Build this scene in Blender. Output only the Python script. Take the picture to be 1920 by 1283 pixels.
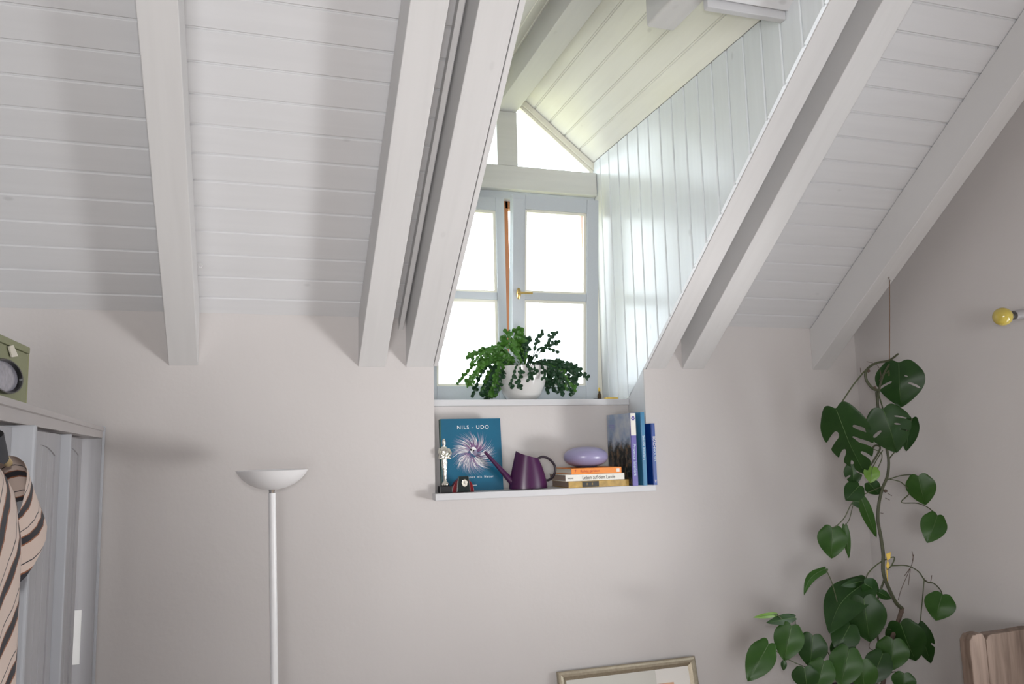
import bpy, bmesh, math, random
from mathutils import Vector, Matrix, Quaternion
random.seed(7)
for o in list(bpy.data.objects): bpy.data.objects.remove(o, do_unlink=True)
scene = bpy.context.scene
COL = scene.collection
R = math.radians

# ------------------------------------------------------------------ camera
CAMZ, CAMY, F = 1.75, -3.2, 1489.0
AX = Vector((0.95212, -0.30471, -0.02420))
vx = Vector((5604-960, 722-641.5, F)).normalized()
vy = Vector((479-960, 846-641.5, F)); vy = (vy - vx*vx.dot(vy)).normalized()
vz = vx.cross(vy)
if vz.y > 0: vz = -vz
ROT = Matrix((vx, vy, vz))                    # camera (right, down, forward) -> world
CAM = Vector((0.0, CAMY, CAMZ))
cam_d = bpy.data.cameras.new('camera'); cam = bpy.data.objects.new('camera', cam_d); COL.objects.link(cam)
right, down, fwd = ROT.col[0], ROT.col[1], ROT.col[2]
m = Matrix((right, -down, -fwd)).transposed().to_4x4(); m.translation = CAM
cam.matrix_world = m
cam_d.sensor_width = 36.0; cam_d.lens = F/1920*36.0; cam_d.clip_start = 0.02
scene.camera = cam
def at(x, y, Y):                               # the point of the room at depth Y that the pixel looks at
    d = ROT @ Vector((x-960, y-641.5, F)); return CAM + d*((Y-CAMY)/d.y)
def atX(x, y, X):
    d = ROT @ Vector((x-960, y-641.5, F)); return CAM + d*(X/d.x)

# ------------------------------------------------------------------ light
scene.view_settings.view_transform = 'Standard'
scene.view_settings.look = 'None'
scene.view_settings.exposure = -0.16
scene.view_settings.gamma = 1.0
scene.view_settings.use_curve_mapping = False
world = bpy.data.worlds.new('overcast_sky'); scene.world = world; world.use_nodes = True
bg = world.node_tree.nodes['Background']
bg.inputs['Color'].default_value = (0.90, 0.96, 1.0, 1); bg.inputs['Strength'].default_value = 6.5
def area(name, loc, target, sx, sy, power, col):
    l = bpy.data.lights.new(name, 'AREA'); l.shape = 'RECTANGLE'; l.size = sx; l.size_y = sy
    l.energy = power; l.color = col
    o = bpy.data.objects.new(name, l); COL.objects.link(o); o.location = loc
    o.rotation_euler = (Vector(target)-Vector(loc)).to_track_quat('-Z', 'Y').to_euler()
    return o
area('daylight_side_window', (5.2, -3.9, 0.4), (0.9, 0.0, 2.1), 1.2, 0.9, 192, (1.0, 0.98, 0.975))
area('rear_fill', (-0.8, -5.6, 1.5), (2.2, 0.0, 1.5), 1.2, 1.2, 100, (0.985, 0.985, 1.0))  # added fill light behind the camera; the rear wall has no window
fl = bpy.data.lights.new('camera_flash', 'AREA'); fl.shape = 'DISK'; fl.size = 0.05; fl.energy = 14.0; fl.color = (1, 0.985, 0.975)
flo = bpy.data.objects.new('camera_flash', fl); COL.objects.link(flo)
fm = m.copy(); fm.translation = CAM + Vector((0.02, -0.02, 0.10)); flo.matrix_world = fm

# ------------------------------------------------------------------ materials
def newmat(name):
    mt = bpy.data.materials.new(name); mt.use_nodes = True
    nt = mt.node_tree; return mt, nt, nt.nodes['Principled BSDF']
def plain(name, col, rough=0.5, metal=0.0, bump=0.0, scale=60, var=0.0, coat=0.0, spec=0.5, trans=0.0, sss=0.0):
    mt, nt, b = newmat(name)
    b.inputs['Base Color'].default_value = (*col, 1); b.inputs['Roughness'].default_value = rough
    b.inputs['Metallic'].default_value = metal; b.inputs['Coat Weight'].default_value = coat
    b.inputs['Specular IOR Level'].default_value = spec
    b.inputs['Transmission Weight'].default_value = trans
    tc = nt.nodes.new('ShaderNodeTexCoord')
    nz = nt.nodes.new('ShaderNodeTexNoise'); nz.inputs['Scale'].default_value = scale; nz.inputs['Detail'].default_value = 5
    nt.links.new(tc.outputs['Object'], nz.inputs['Vector'])
    if var > 0:
        mx = nt.nodes.new('ShaderNodeMix'); mx.data_type = 'RGBA'
        mx.inputs[6].default_value = (*[c*(1-var) for c in col], 1); mx.inputs[7].default_value = (*[min(1, c*(1+var)) for c in col], 1)
        nt.links.new(nz.outputs['Fac'], mx.inputs[0]); nt.links.new(mx.outputs[2], b.inputs['Base Color'])
    if bump > 0:
        bp = nt.nodes.new('ShaderNodeBump'); bp.inputs['Strength'].default_value = bump; bp.inputs['Distance'].default_value = 0.01
        nt.links.new(nz.outputs['Fac'], bp.inputs['Height']); nt.links.new(bp.outputs['Normal'], b.inputs['Normal'])
    return mt
def wood(name, col, axis, rough=0.38, var=0.05, knots=0.5, bump=0.06, dark=None, stretch=14.0, fine=18.0):
    """painted or bare timber: grain stretched along a world axis, sparse knots"""
    mt, nt, b = newmat(name); L = nt.links
    geo = nt.nodes.new('ShaderNodeNewGeometry'); oi = nt.nodes.new('ShaderNodeObjectInfo')
    mp = nt.nodes.new('ShaderNodeMapping')
    sc = [fine, fine, fine]
    for a in axis: sc['XYZ'.index(a)] = fine/stretch
    mp.inputs['Scale'].default_value = sc
    add = nt.nodes.new('ShaderNodeVectorMath'); add.operation = 'ADD'
    cmb = nt.nodes.new('ShaderNodeVectorMath'); cmb.operation = 'SCALE'; cmb.inputs[0].default_value = (7.3, 5.1, 9.7)
    L.new(oi.outputs['Random'], cmb.inputs['Scale'])
    L.new(geo.outputs['Position'], add.inputs[0]); L.new(cmb.outputs[0], add.inputs[1]); L.new(add.outputs[0], mp.inputs['Vector'])
    nz = nt.nodes.new('ShaderNodeTexNoise'); nz.inputs['Scale'].default_value = 1.6; nz.inputs['Detail'].default_value = 6; nz.inputs['Distortion'].default_value = 0.6
    L.new(mp.outputs[0], nz.inputs['Vector'])
    rp = nt.nodes.new('ShaderNodeValToRGB')
    d = dark or tuple(c*(1-2.2*var) for c in col)
    rp.color_ramp.elements[0].position = 0.3; rp.color_ramp.elements[0].color = (*d, 1)
    rp.color_ramp.elements[1].position = 0.62; rp.color_ramp.elements[1].color = (*col, 1)
    L.new(nz.outputs['Fac'], rp.inputs[0])
    mp2 = nt.nodes.new('ShaderNodeMapping'); s2 = [9, 9, 9]
    for a in axis: s2['XYZ'.index(a)] = 5.0
    mp2.inputs['Scale'].default_value = s2; L.new(add.outputs[0], mp2.inputs['Vector'])
    vo = nt.nodes.new('ShaderNodeTexVoronoi'); vo.inputs['Scale'].default_value = 0.8; L.new(mp2.outputs[0], vo.inputs['Vector'])
    rk = nt.nodes.new('ShaderNodeValToRGB'); rk.color_ramp.elements[0].position = 0.035; rk.color_ramp.elements[1].position = 0.075
    rk.color_ramp.elements[0].color = (1-knots*0.45,)*3+(1,); rk.color_ramp.elements[1].color = (1, 1, 1, 1)
    L.new(vo.outputs['Distance'], rk.inputs[0])
    mx = nt.nodes.new('ShaderNodeMix'); mx.data_type = 'RGBA'; mx.blend_type = 'MULTIPLY'; mx.inputs[0].default_value = 1
    L.new(rp.outputs[0], mx.inputs[6]); L.new(rk.outputs[0], mx.inputs[7]); L.new(mx.outputs[2], b.inputs['Base Color'])
    b.inputs['Roughness'].default_value = rough
    bp = nt.nodes.new('ShaderNodeBump'); bp.inputs['Strength'].default_value = bump; bp.inputs['Distance'].default_value = 0.004
    L.new(nz.outputs['Fac'], bp.inputs['Height']); L.new(bp.outputs['Normal'], b.inputs['Normal'])
    return mt
def plaster(name, col):
    mt, nt, b = newmat(name); L = nt.links
    geo = nt.nodes.new('ShaderNodeNewGeometry')
    n1 = nt.nodes.new('ShaderNodeTexNoise'); n1.inputs['Scale'].default_value = 2.2; n1.inputs['Detail'].default_value = 4
    n2 = nt.nodes.new('ShaderNodeTexNoise'); n2.inputs['Scale'].default_value = 55; n2.inputs['Detail'].default_value = 6
    n3 = nt.nodes.new('ShaderNodeTexNoise'); n3.inputs['Scale'].default_value = 9; n3.inputs['Detail'].default_value = 3
    for n in (n1, n2, n3): L.new(geo.outputs['Position'], n.inputs['Vector'])
    mx = nt.nodes.new('ShaderNodeMix'); mx.data_type = 'RGBA'
    mx.inputs[6].default_value = (*[c*0.955 for c in col], 1); mx.inputs[7].default_value = (*[c*1.03 for c in col], 1)
    L.new(n1.outputs['Fac'], mx.inputs[0]); L.new(mx.outputs[2], b.inputs['Base Color'])
    ad = nt.nodes.new('ShaderNodeMath'); ad.operation = 'MULTIPLY_ADD'; ad.inputs[1].default_value = 0.25
    L.new(n2.outputs['Fac'], ad.inputs[0]); L.new(n3.outputs['Fac'], ad.inputs[2])
    bp = nt.nodes.new('ShaderNodeBump'); bp.inputs['Strength'].default_value = 0.18; bp.inputs['Distance'].default_value = 0.012
    L.new(ad.outputs[0], bp.inputs['Height']); L.new(bp.outputs['Normal'], b.inputs['Normal'])
    b.inputs['Roughness'].default_value = 0.85; b.inputs['Specular IOR Level'].default_value = 0.2
    return mt
def glassmat():
    mt = bpy.data.materials.new('window_glass'); mt.use_nodes = True; nt = mt.node_tree
    nt.nodes.remove(nt.nodes['Principled BSDF']); out = nt.nodes['Material Output']
    t = nt.nodes.new('ShaderNodeBsdfTransparent'); t.inputs[0].default_value = (0.97, 0.99, 1.0, 1)
    g = nt.nodes.new('ShaderNodeBsdfGlossy'); g.inputs['Roughness'].default_value = 0.02
    mx = nt.nodes.new('ShaderNodeMixShader'); mx.inputs[0].default_value = 0.06
    nt.links.new(t.outputs[0], mx.inputs[1]); nt.links.new(g.outputs[0], mx.inputs[2]); nt.links.new(mx.outputs[0], out.inputs[0])
    return mt
def leafmat(name, c1, c2, rough=0.32):
    mt, nt, b = newmat(name); L = nt.links
    tc = nt.nodes.new('ShaderNodeTexCoord'); nz = nt.nodes.new('ShaderNodeTexNoise'); nz.inputs['Scale'].default_value = 22; nz.inputs['Detail'].default_value = 4
    L.new(tc.outputs['Object'], nz.inputs['Vector'])
    mx = nt.nodes.new('ShaderNodeMix'); mx.data_type = 'RGBA'; mx.inputs[6].default_value = (*c1, 1); mx.inputs[7].default_value = (*c2, 1)
    L.new(nz.outputs['Fac'], mx.inputs[0]); L.new(mx.outputs[2], b.inputs['Base Color'])
    b.inputs['Roughness'].default_value = rough; b.inputs['Specular IOR Level'].default_value = 0.28
    out = nt.nodes['Material Output']; tr = nt.nodes.new('ShaderNodeBsdfTranslucent'); tr.inputs[0].default_value = (*[min(1, c*1.6) for c in c2], 1)
    ms = nt.nodes.new('ShaderNodeMixShader'); ms.inputs[0].default_value = 0.15
    L.new(b.outputs[0], ms.inputs[1]); L.new(tr.outputs[0], ms.inputs[2]); L.new(ms.outputs[0], out.inputs[0])
    return mt
WHITE = (0.655, 0.655, 0.665)
M = {}
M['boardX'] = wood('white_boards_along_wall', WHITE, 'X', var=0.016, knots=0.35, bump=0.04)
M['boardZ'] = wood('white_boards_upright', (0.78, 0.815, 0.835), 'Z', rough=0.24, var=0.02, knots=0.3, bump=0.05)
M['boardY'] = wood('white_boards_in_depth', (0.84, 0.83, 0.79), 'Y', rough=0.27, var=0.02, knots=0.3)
M['rafter'] = wood('white_rafter_paint', (0.64, 0.632, 0.628), 'YZ', rough=0.5, var=0.02, knots=0.12, bump=0.03)
M['trimX'] = wood('white_trim_paint', (0.59, 0.59, 0.605), 'X', rough=0.42, var=0.02, knots=0.1, bump=0.03)
M['plaster'] = plaster('warm_grey_plaster', (0.585, 0.556, 0.545))
M['sash'] = plain('window_paint', (0.53, 0.565, 0.605), 0.35, bump=0.05, scale=90, var=0.02)
M['lintel'] = wood('lintel_paint', (0.66, 0.66, 0.635), 'X', rough=0.35, var=0.03, knots=0.1)
M['cream'] = plain('cream_trim_paint', (0.82, 0.80, 0.70), 0.4, var=0.04, scale=30)
M['brown'] = wood('stained_frame', (0.42, 0.16, 0.06), 'Z', rough=0.4, var=0.15, knots=0.2)
M['brass'] = plain('aged_brass', (0.62, 0.45, 0.18), 0.28, metal=1.0, var=0.15, scale=40)
M['glass'] = glassmat()
M['whiteroom'] = plain('plain_white_ceiling', (0.78, 0.78, 0.78), 0.7)
M['floor'] = wood('oak_floor', (0.50, 0.40, 0.33), 'Y', rough=0.4, var=0.1)
M['grass'] = plain('lawn', (0.44, 0.41, 0.18), 0.9, var=0.3, scale=1.5)

# ------------------------------------------------------------------ mesh helpers
def link(name, me, mat=None, parent=None, loc=None):
    o = bpy.data.objects.new(name, me); COL.objects.link(o)
    if mat is not None and me is not None: me.materials.append(mat)
    if parent is not None: o.parent = parent
    if loc is not None: o.location = loc
    return o
def pydata(name, v, f, mat=None, parent=None, smooth=False, loc=None):
    me = bpy.data.meshes.new(name); me.from_pydata([tuple(p) for p in v], [], f); me.validate(); me.update()
    bm = bmesh.new(); bm.from_mesh(me); bmesh.ops.recalc_face_normals(bm, faces=bm.faces)
    if smooth:
        for fa in bm.faces: fa.smooth = True
    bm.to_mesh(me); bm.free()
    return link(name, me, mat, parent, loc)
def bmobj(name, bm, mat=None, parent=None, smooth=False, loc=None):
    bmesh.ops.recalc_face_normals(bm, faces=bm.faces)
    if smooth:
        for fa in bm.faces: fa.smooth = True
    me = bpy.data.meshes.new(name); bm.to_mesh(me); bm.free(); return link(name, me, mat, parent, loc)
def addbox(bm, x0, x1, y0, y1, z0, z1):
    vs = [bm.verts.new(p) for p in ((x0,y0,z0),(x1,y0,z0),(x1,y1,z0),(x0,y1,z0),(x0,y0,z1),(x1,y0,z1),(x1,y1,z1),(x0,y1,z1))]
    for q in ((0,3,2,1),(4,5,6,7),(0,1,5,4),(1,2,6,5),(2,3,7,6),(3,0,4,7)): bm.faces.new([vs[i] for i in q])
    return vs
def box(name, x0, x1, y0, y1, z0, z1, mat, parent=None, bev=0.0, seg=2):
    bm = bmesh.new(); addbox(bm, x0, x1, y0, y1, z0, z1)
    if bev > 0: bmesh.ops.bevel(bm, geom=list(bm.edges), offset=bev, segments=seg, affect='EDGES', profile=0.6)
    return bmobj(name, bm, mat, parent)
def prism(name, poly, axis, a0, a1, mat, parent=None, bev=0.0):
    """poly of 2-D points extruded along an axis ('X': poly is (y,z); 'Y': (x,z); 'Z': (x,y))"""
    def P(p, a): return {'X': (a, p[0], p[1]), 'Y': (p[0], a, p[1]), 'Z': (p[0], p[1], a)}[axis]
    bm = bmesh.new(); n = len(poly)
    A = [bm.verts.new(P(p, a0)) for p in poly]; B = [bm.verts.new(P(p, a1)) for p in poly]
    bm.faces.new(A); bm.faces.new(B[::-1])
    for i in range(n): bm.faces.new((A[i], A[(i+1) % n], B[(i+1) % n], B[i]))
    if bev > 0:
        bmesh.ops.recalc_face_normals(bm, faces=bm.faces)
        bmesh.ops.bevel(bm, geom=list(bm.edges), offset=bev, segments=2, affect='EDGES', profile=0.6)
    return bmobj(name, bm, mat, parent)
def lathe(name, prof, mat, parent=None, n=40, sx=1, sy=1, loc=None, smooth=True):
    v, f = [], []
    k = len(prof)
    for r, z in prof:
        for i in range(n):
            a = 2*math.pi*i/n; v.append((r*math.cos(a)*sx, r*math.sin(a)*sy, z))
    for j in range(k-1):
        for i in range(n):
            f.append((j*n+i, j*n+(i+1) % n, (j+1)*n+(i+1) % n, (j+1)*n+i))
    if prof[0][0] > 1e-6: f.append(tuple(range(n)))
    if prof[-1][0] > 1e-6: f.append(tuple(range((k-1)*n, k*n)))
    o = pydata(name, v, f, mat, parent, smooth, loc)
    if smooth: autosmooth(o)
    return o
def autosmooth(o, ang=40):
    bm = bmesh.new(); bm.from_mesh(o.data)
    bmesh.ops.remove_doubles(bm, verts=bm.verts, dist=1e-6)
    for e in bm.edges:
        if len(e.link_faces) == 2 and e.calc_face_angle(0) > R(ang): e.smooth = False
    bm.to_mesh(o.data); bm.free()
def spline(pts, n=8):
    pts = [Vector(p) for p in pts]
    if len(pts) < 3: return pts
    q = [2*pts[0]-pts[1]] + pts + [2*pts[-1]-pts[-2]]; out = []
    for i in range(1, len(q)-2):
        for k in range(n):
            t = k/n; p0, p1, p2, p3 = q[i-1:i+3]
            out.append(0.5*((2*p1)+(p2-p0)*t+(2*p0-5*p1+4*p2-p3)*t*t+(3*p1-p0-3*p2+p3)*t**3))
    out.append(pts[-1]); return out
def addtube(bm, pts, rad, n=8, flat=None):
    pts = [Vector(p) for p in pts]; rings = []; up = Vector((0.123, 0.3, 0.94)).normalized()
    for i, p in enumerate(pts):
        t = (pts[min(i+1, len(pts)-1)]-pts[max(i-1, 0)]).normalized()
        a = up - t*up.dot(t)
        if a.length < 1e-3: a = t.orthogonal()
        a.normalize(); b = t.cross(a); up = a
        r = rad(i/(len(pts)-1)) if callable(rad) else rad
        rings.append([bm.verts.new(p+(a*math.cos(2*math.pi*k/n)+b*math.sin(2*math.pi*k/n))*r) for k in range(n)])
    for j in range(len(rings)-1):
        for k in range(n): bm.faces.new((rings[j][k], rings[j][(k+1) % n], rings[j+1][(k+1) % n], rings[j+1][k]))
    bm.faces.new(rings[0][::-1]); bm.faces.new(rings[-1])
def tube(name, pts, rad, mat, parent=None, n=8, smooth=True):
    bm = bmesh.new(); addtube(bm, pts, rad, n); o = bmobj(name, bm, mat, parent, smooth)
    autosmooth(o, 50); return o
def empty(name, loc=(0, 0, 0), rz=0.0):
    o = bpy.data.objects.new(name, None); COL.objects.link(o); o.location = loc; o.rotation_euler = (0, 0, rz); o.empty_display_size = 0.1; return o
def tag(o, label, cat, group=None, kind=None):
    o['label'] = label; o['category'] = cat
    if group: o['group'] = group
    if kind: o['kind'] = kind
    return o
def struct(o, label=None, kind='structure'):
    o['kind'] = kind
    if label: o['label'] = label
    return o
def lettering(name, txt, size, mat, parent, mtx, space=1.0, xscale=1.0):
    cu = bpy.data.curves.new(name, 'FONT'); cu.body = txt; cu.size = size; cu.align_x = 'CENTER'; cu.align_y = 'CENTER'
    cu.space_character = space; cu.extrude = 0.0003
    t = bpy.data.objects.new(name, cu); COL.objects.link(t); bpy.context.view_layer.update()
    me = bpy.data.meshes.new_from_object(t.evaluated_get(bpy.context.evaluated_depsgraph_get()))
    bpy.data.objects.remove(t, do_unlink=True)
    o = link(name, me, mat, parent)
    me.transform(Matrix.Diagonal((xscale, 1, 1, 1))); me.transform(mtx); return o
def basis(o, ex, ey):
    ex = Vector(ex).normalized(); ey = Vector(ey).normalized(); ez = ex.cross(ey)
    mm = Matrix((ex, ey, ez)).transposed().to_4x4(); mm.translation = Vector(o); return mm

# ------------------------------------------------------------------ the room shell
TAN = math.tan(R(37.45)); CO, SI = math.cos(R(37.45)), math.sin(R(37.45))
ZB, ZR = 2.2765, 2.0745                     # boards and rafter undersides where they meet the wall
XL, XRW, YB = -1.35, 2.82, -6.4            # left wall, right wall, rear wall
NL, NR = 0.694, 1.653                       # niche and dormer sides
YW = 0.42                                   # window plane
RIDGE = 3.2
def zroof(y, z0=ZB): return z0 - TAN*y if y > -RIDGE else z0 + TAN*(2*RIDGE + y)

struct(box('floor', XL-0.2, XRW+0.2, YB-0.2, 0.5, -0.1, 0.0, M['floor']), 'oak plank floor of the attic room')
wf = struct(empty('wall_front'), 'warm grey plastered knee wall under the roof slope')
def wallpiece(name, poly, x0, x1): return prism(name, poly, 'X', x0, x1, M['trimX'] if name == 'niche_reveal' else M['plaster'], wf)
wallpiece('wall_section', [(0, 0), (0, ZB+0.035), (0.5, ZB+0.035-TAN*0.5), (0.5, 0)], XL-0.2, NL)
wallpiece('wall_section', [(0, 0), (0, ZB+0.035), (0.5, ZB+0.035-TAN*0.5), (0.5, 0)], NR+0.016, XRW+0.2)
wallpiece('wall_section', [(0, 0), (0, 1.535), (0.5, 1.535), (0.5, 0)], NL, NR+0.016)
wallpiece('wall_edge', [(0, 1.535), (0, 2.073), (0.006, 2.069), (0.006, 1.535)], NR, NR+0.016)
wallpiece('niche_reveal', [(0.0062, 1.535), (0.0062, 2.070), (0.172, 1.952), (0.172, 1.535)], NR, NR+0.016)
wallpiece('niche_back', [(0.172, 1.535), (0.172, 1.9215), (0.5, 1.9215), (0.5, 1.535)], NL, NR+0.016)
box('niche_shelf', NL-0.012, NR+0.004, -0.06, 0.0, 1.537, 1.564, M['trimX'], wf, 0.003)
box('niche_shelf', NL+0.001, NR-0.001, 0.0, 0.171, 1.5355, 1.564, M['trimX'], wf)
# right gable wall with its window opening, left wall, rear wall, far roof slope
wr = struct(empty('wall_right'), 'plastered gable wall at the right of the room')
OY0, OY1, OZ0, OZ1 = -2.75, -1.32, 0.75, 1.95
def gz(y): return zroof(y)+0.02
def rsec(poly): return prism('wall_section', poly, 'X', XRW, XRW+0.2, M['plaster'], wr)
rsec([(0, 0), (0, gz(0)), (OY1, gz(OY1)), (OY1, 0)])
rsec([(OY0, 0), (OY0, OZ0), (OY1, OZ0), (OY1, 0)])
rsec([(OY0, OZ1), (OY0, gz(OY0)), (OY1, gz(OY1)), (OY1, OZ1)])
rsec([(YB, 0), (YB, gz(YB)), (-RIDGE, gz(-RIDGE)), (OY0, gz(OY0)), (OY0, 0)])
w2 = struct(empty('window_2'), 'white casement window in the right gable wall')
for a in ((OY0, OY0+0.06, OZ0, OZ1), (OY1-0.06, OY1, OZ0, OZ1), (OY0+0.06, OY1-0.06, OZ0, OZ0+0.06), (OY0+0.06, OY1-0.06, OZ1-0.06, OZ1)):
    box('window_frame', XRW+0.06, XRW+0.12, a[0], a[1], a[2], a[3], M['sash'], w2)
struct(prism('wall_left', [(0, 0), (0, gz(0)), (-RIDGE, gz(-RIDGE)), (YB, gz(YB)), (YB, 0)], 'X', XL-0.2, XL, M['plaster']), 'plastered wall behind the wardrobe')
struct(box('wall_rear', XL, XRW, YB-0.2, YB, 0, ZB, M['plaster']), 'plastered knee wall behind the camera')
struct(prism('ceiling_rear', [(-RIDGE, zroof(-RIDGE)), (YB-0.2, ZB-0.15), (YB-0.2, ZB+0.0), (-RIDGE, zroof(-RIDGE)+0.2)], 'X', XL-0.2, XRW+0.2, M['whiteroom']), 'white rear roof slope')

# the front roof slope: sheathing, boards, rafters
ceil = struct(empty('ceiling'), 'white painted board ceiling with rafters on the roof slope')
def sheath(x0, x1, y0, y1, top=0.06, off=0.016):
    return prism('sheathing', [(y0, zroof(y0)+off), (y1, zroof(y1)+off), (y1, zroof(y1)+off+top), (y0, zroof(y0)+off+top)], 'X', x0, x1, M['whiteroom'], ceil)
YT = -1.135                                  # top edge of the dormer opening
sheath(XL-0.2, NL-0.02, 0.0, YT); sheath(NR+0.03, XRW+0.2, 0.0, YT); sheath(XL-0.2, XRW+0.2, YT, -RIDGE)
PITCH = 0.104
PROF = [(0, -0.013), (0, -0.003), (0.0025, 0), (0.0945, 0), (0.097, -0.003), (0.0975, -0.006), (0.1035, -0.006), (0.1035, -0.013)]
def board(name, org, dl, dw, dn, l0, l1, mat, parent, prof=PROF):
    """one tongued board: runs along dl from l0(w) to l1(w), width along dw, face towards dn"""
    org, dl, dw, dn = Vector(org), Vector(dl), Vector(dw), Vector(dn); n = len(prof); v = []
    for fn in (l0, l1):
        for w, d in prof: v.append(org + dw*w + dn*d + dl*(fn(w) if callable(fn) else fn))
    f = [tuple(range(n)), tuple(range(2*n-1, n-1, -1))] + [(i, (i+1) % n, n+(i+1) % n, n+i) for i in range(n)]
    return pydata(name, v, f, mat, parent)
upslope = Vector((0, -CO, SI)); inward = Vector((0, -SI, -CO))
kmax = int(RIDGE/CO/PITCH)
first = -0.0195
for k in range(kmax+1):
    s0 = first + k*PITCH
    prof = PROF if s0 >= 0 else [(max(w, -s0+0.001), d) for w, d in PROF]
    org = Vector((0, 0, ZB)) + upslope*s0
    if s0 < 1.40:
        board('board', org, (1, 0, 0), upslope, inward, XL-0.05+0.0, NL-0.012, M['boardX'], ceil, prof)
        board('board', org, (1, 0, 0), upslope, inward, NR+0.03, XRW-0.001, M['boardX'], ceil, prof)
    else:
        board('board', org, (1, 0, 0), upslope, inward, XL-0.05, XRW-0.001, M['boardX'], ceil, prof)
for x0, x1 in ((-1.05, -0.94), (-0.314, -0.211), (0.386, 0.494), (0.578, 0.690), (1.667, 1.764), (1.849, 1.960), (2.560, 2.652)):
    prism('rafter', [(0, ZR), (0, ZB-0.004), (-RIDGE, ZB-0.004+TAN*RIDGE), (-RIDGE, ZR+TAN*RIDGE)], 'X', x0, x1, M['rafter'], ceil, 0.0025)
prism('batten', [(0, ZB-0.05), (0, ZB-0.002), (-2.4, ZB-0.002+TAN*2.4), (-2.4, ZB-0.05+TAN*2.4)], 'X', 0.549, 0.568, M['rafter'], ceil, 0.002)
prism('trim_strip', [(0, ZR+0.004), (0, ZB+0.02), (-1.5, ZB+0.02+TAN*1.5), (-1.5, ZR+0.004+TAN*1.5)], 'X', 0.694, 0.712, M['rafter'], ceil, 0.002)
# small fixings: the screw eye by the left rafter
tube('screw_hook', [(-0.2105, -0.20, 2.425), (-0.199, -0.205, 2.422), (-0.192, -0.21, 2.414), (-0.196, -0.212, 2.405), (-0.203, -0.212, 2.408)], 0.0018, M['whiteroom'], ceil, 6)

# ------------------------------------------------------------------ dormer
EAVE, DS = 3.198, 0.82                       # eave height, slope of the dormer roof
XC = (NL+NR)/2; YF = -1.52
DN = math.hypot(1, DS)
dw_ = struct(empty('wall_dormer_right'), 'upright glossy white boards on the right cheek of the dormer')
prism('sheathing', [(0.5, 1.95), (0.5, EAVE+0.05), (YF, EAVE+0.05), (YF, ZR+0.04-TAN*YF), (0.17, ZR+0.0-TAN*0.17+0.02)], 'X', NR+0.0165, NR+0.03, M['whiteroom'], dw_)
k = 0; y = 0.478
while y > YF+0.02:
    def zb(w, y=y):
        yy = y - w
        return max(1.952, ZR - TAN*yy + 0.004) if yy < 0.17 else 1.952
    prof = PROF
    if k == 0: pass
    ztop = EAVE-0.001
    if zb(0.1) < ztop-0.02:
        org = Vector((NR, y, 0))
        # a board crossing the slanted lower edge near the sill gets its own kinked foot by splitting at the seam
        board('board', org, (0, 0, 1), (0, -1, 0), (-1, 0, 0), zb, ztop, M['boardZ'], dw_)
    y -= 0.1052; k += 1
dl_ = struct(empty('wall_dormer_left'), 'upright white boards on the left cheek of the dormer')
prism('sheathing', [(0.5, 1.95), (0.5, EAVE+0.05), (YF, EAVE+0.05), (YF, ZR+0.1-TAN*YF), (0.0, ZB+0.001), (0.5, ZB-TAN*0.5+0.001)], 'X', NL-0.03, NL-0.0165, M['whiteroom'], dl_)
y = 0.478
while y > YF+0.02:
    def zb(w, y=y): return max(1.952, ZB - TAN*(y-w) - 0.0) if y-w < 0.17 else max(1.952, ZB-TAN*0.17)
    if zb(0.1) < EAVE-0.02:
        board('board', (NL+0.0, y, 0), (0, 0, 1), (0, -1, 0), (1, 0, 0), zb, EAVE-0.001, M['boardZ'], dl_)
    y -= 0.1052
dc = struct(empty('ceiling_dormer'), 'white boarded gable ceiling of the dormer')
for sgn, xe in ((-1, NR), (1, NL)):
    up = Vector((sgn, 0, DS)).normalized(); nn = Vector((sgn*DS, 0, -1)).normalized()
    L_ = abs(XC-xe)*DN
    s = 0.0
    while s < L_-0.005:
        wmax = min(PITCH, L_-s)
        prof = [(min(w, wmax), d) for w, d in PROF]
        org = Vector((xe, 0, EAVE)) + up*s
        board('board', org, (0, -1, 0), up, nn, -0.5, -YF, M['boardY'], dc, prof)
        s += PITCH
    a = Vector((xe-sgn*0.04, 0, EAVE-0.04*DS))
    prism('sheathing', [(xe-sgn*0.06, EAVE+0.02-0.06*DS), (XC, EAVE+0.02+abs(XC-xe)*DS), (XC, EAVE+0.07+abs(XC-xe)*DS), (xe-sgn*0.06, EAVE+0.07-0.06*DS)], 'Y', 0.5, YF-0.1, M['whiteroom'], dc)
box('ridge_beam', 1.111, 1.224, YF, 0.5, 3.412, 3.60, M['rafter'], dc, 0.003)
prism('header', [(NL-0.02, 3.10), (NR+0.02, 3.10), (NR+0.02, EAVE), (XC, EAVE+0.5), (NL-0.02, EAVE)], 'Y', YF-0.03, YF, M['whiteroom'], dc)
box('soffit', NL, NR, YF, YT-0.03, 3.172, 3.19, M['whiteroom'], dc)
struct(box('trim_1', 1.356, NR-0.001, -1.13, -1.105, 3.127, 3.176, M['trimX'], None, 0.003), 'white cross board at the head of the dormer opening')
struct(box('trim_2', NL+0.001, 1.252, -1.13, -1.105, 3.16, 3.20, M['trimX'], None, 0.003), 'white cross board left of the beam stub')
bm = bmesh.new(); addbox(bm, 1.251, 1.3555, -1.35, -0.913, 3.157, 3.275)
bmesh.ops.bevel(bm, geom=list(bm.edges), offset=0.008, segments=3, affect='EDGES', profile=0.5)
struct(bmobj('trim_3', bm, M['rafter']), 'short square white beam end at the head of the dormer')

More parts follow.
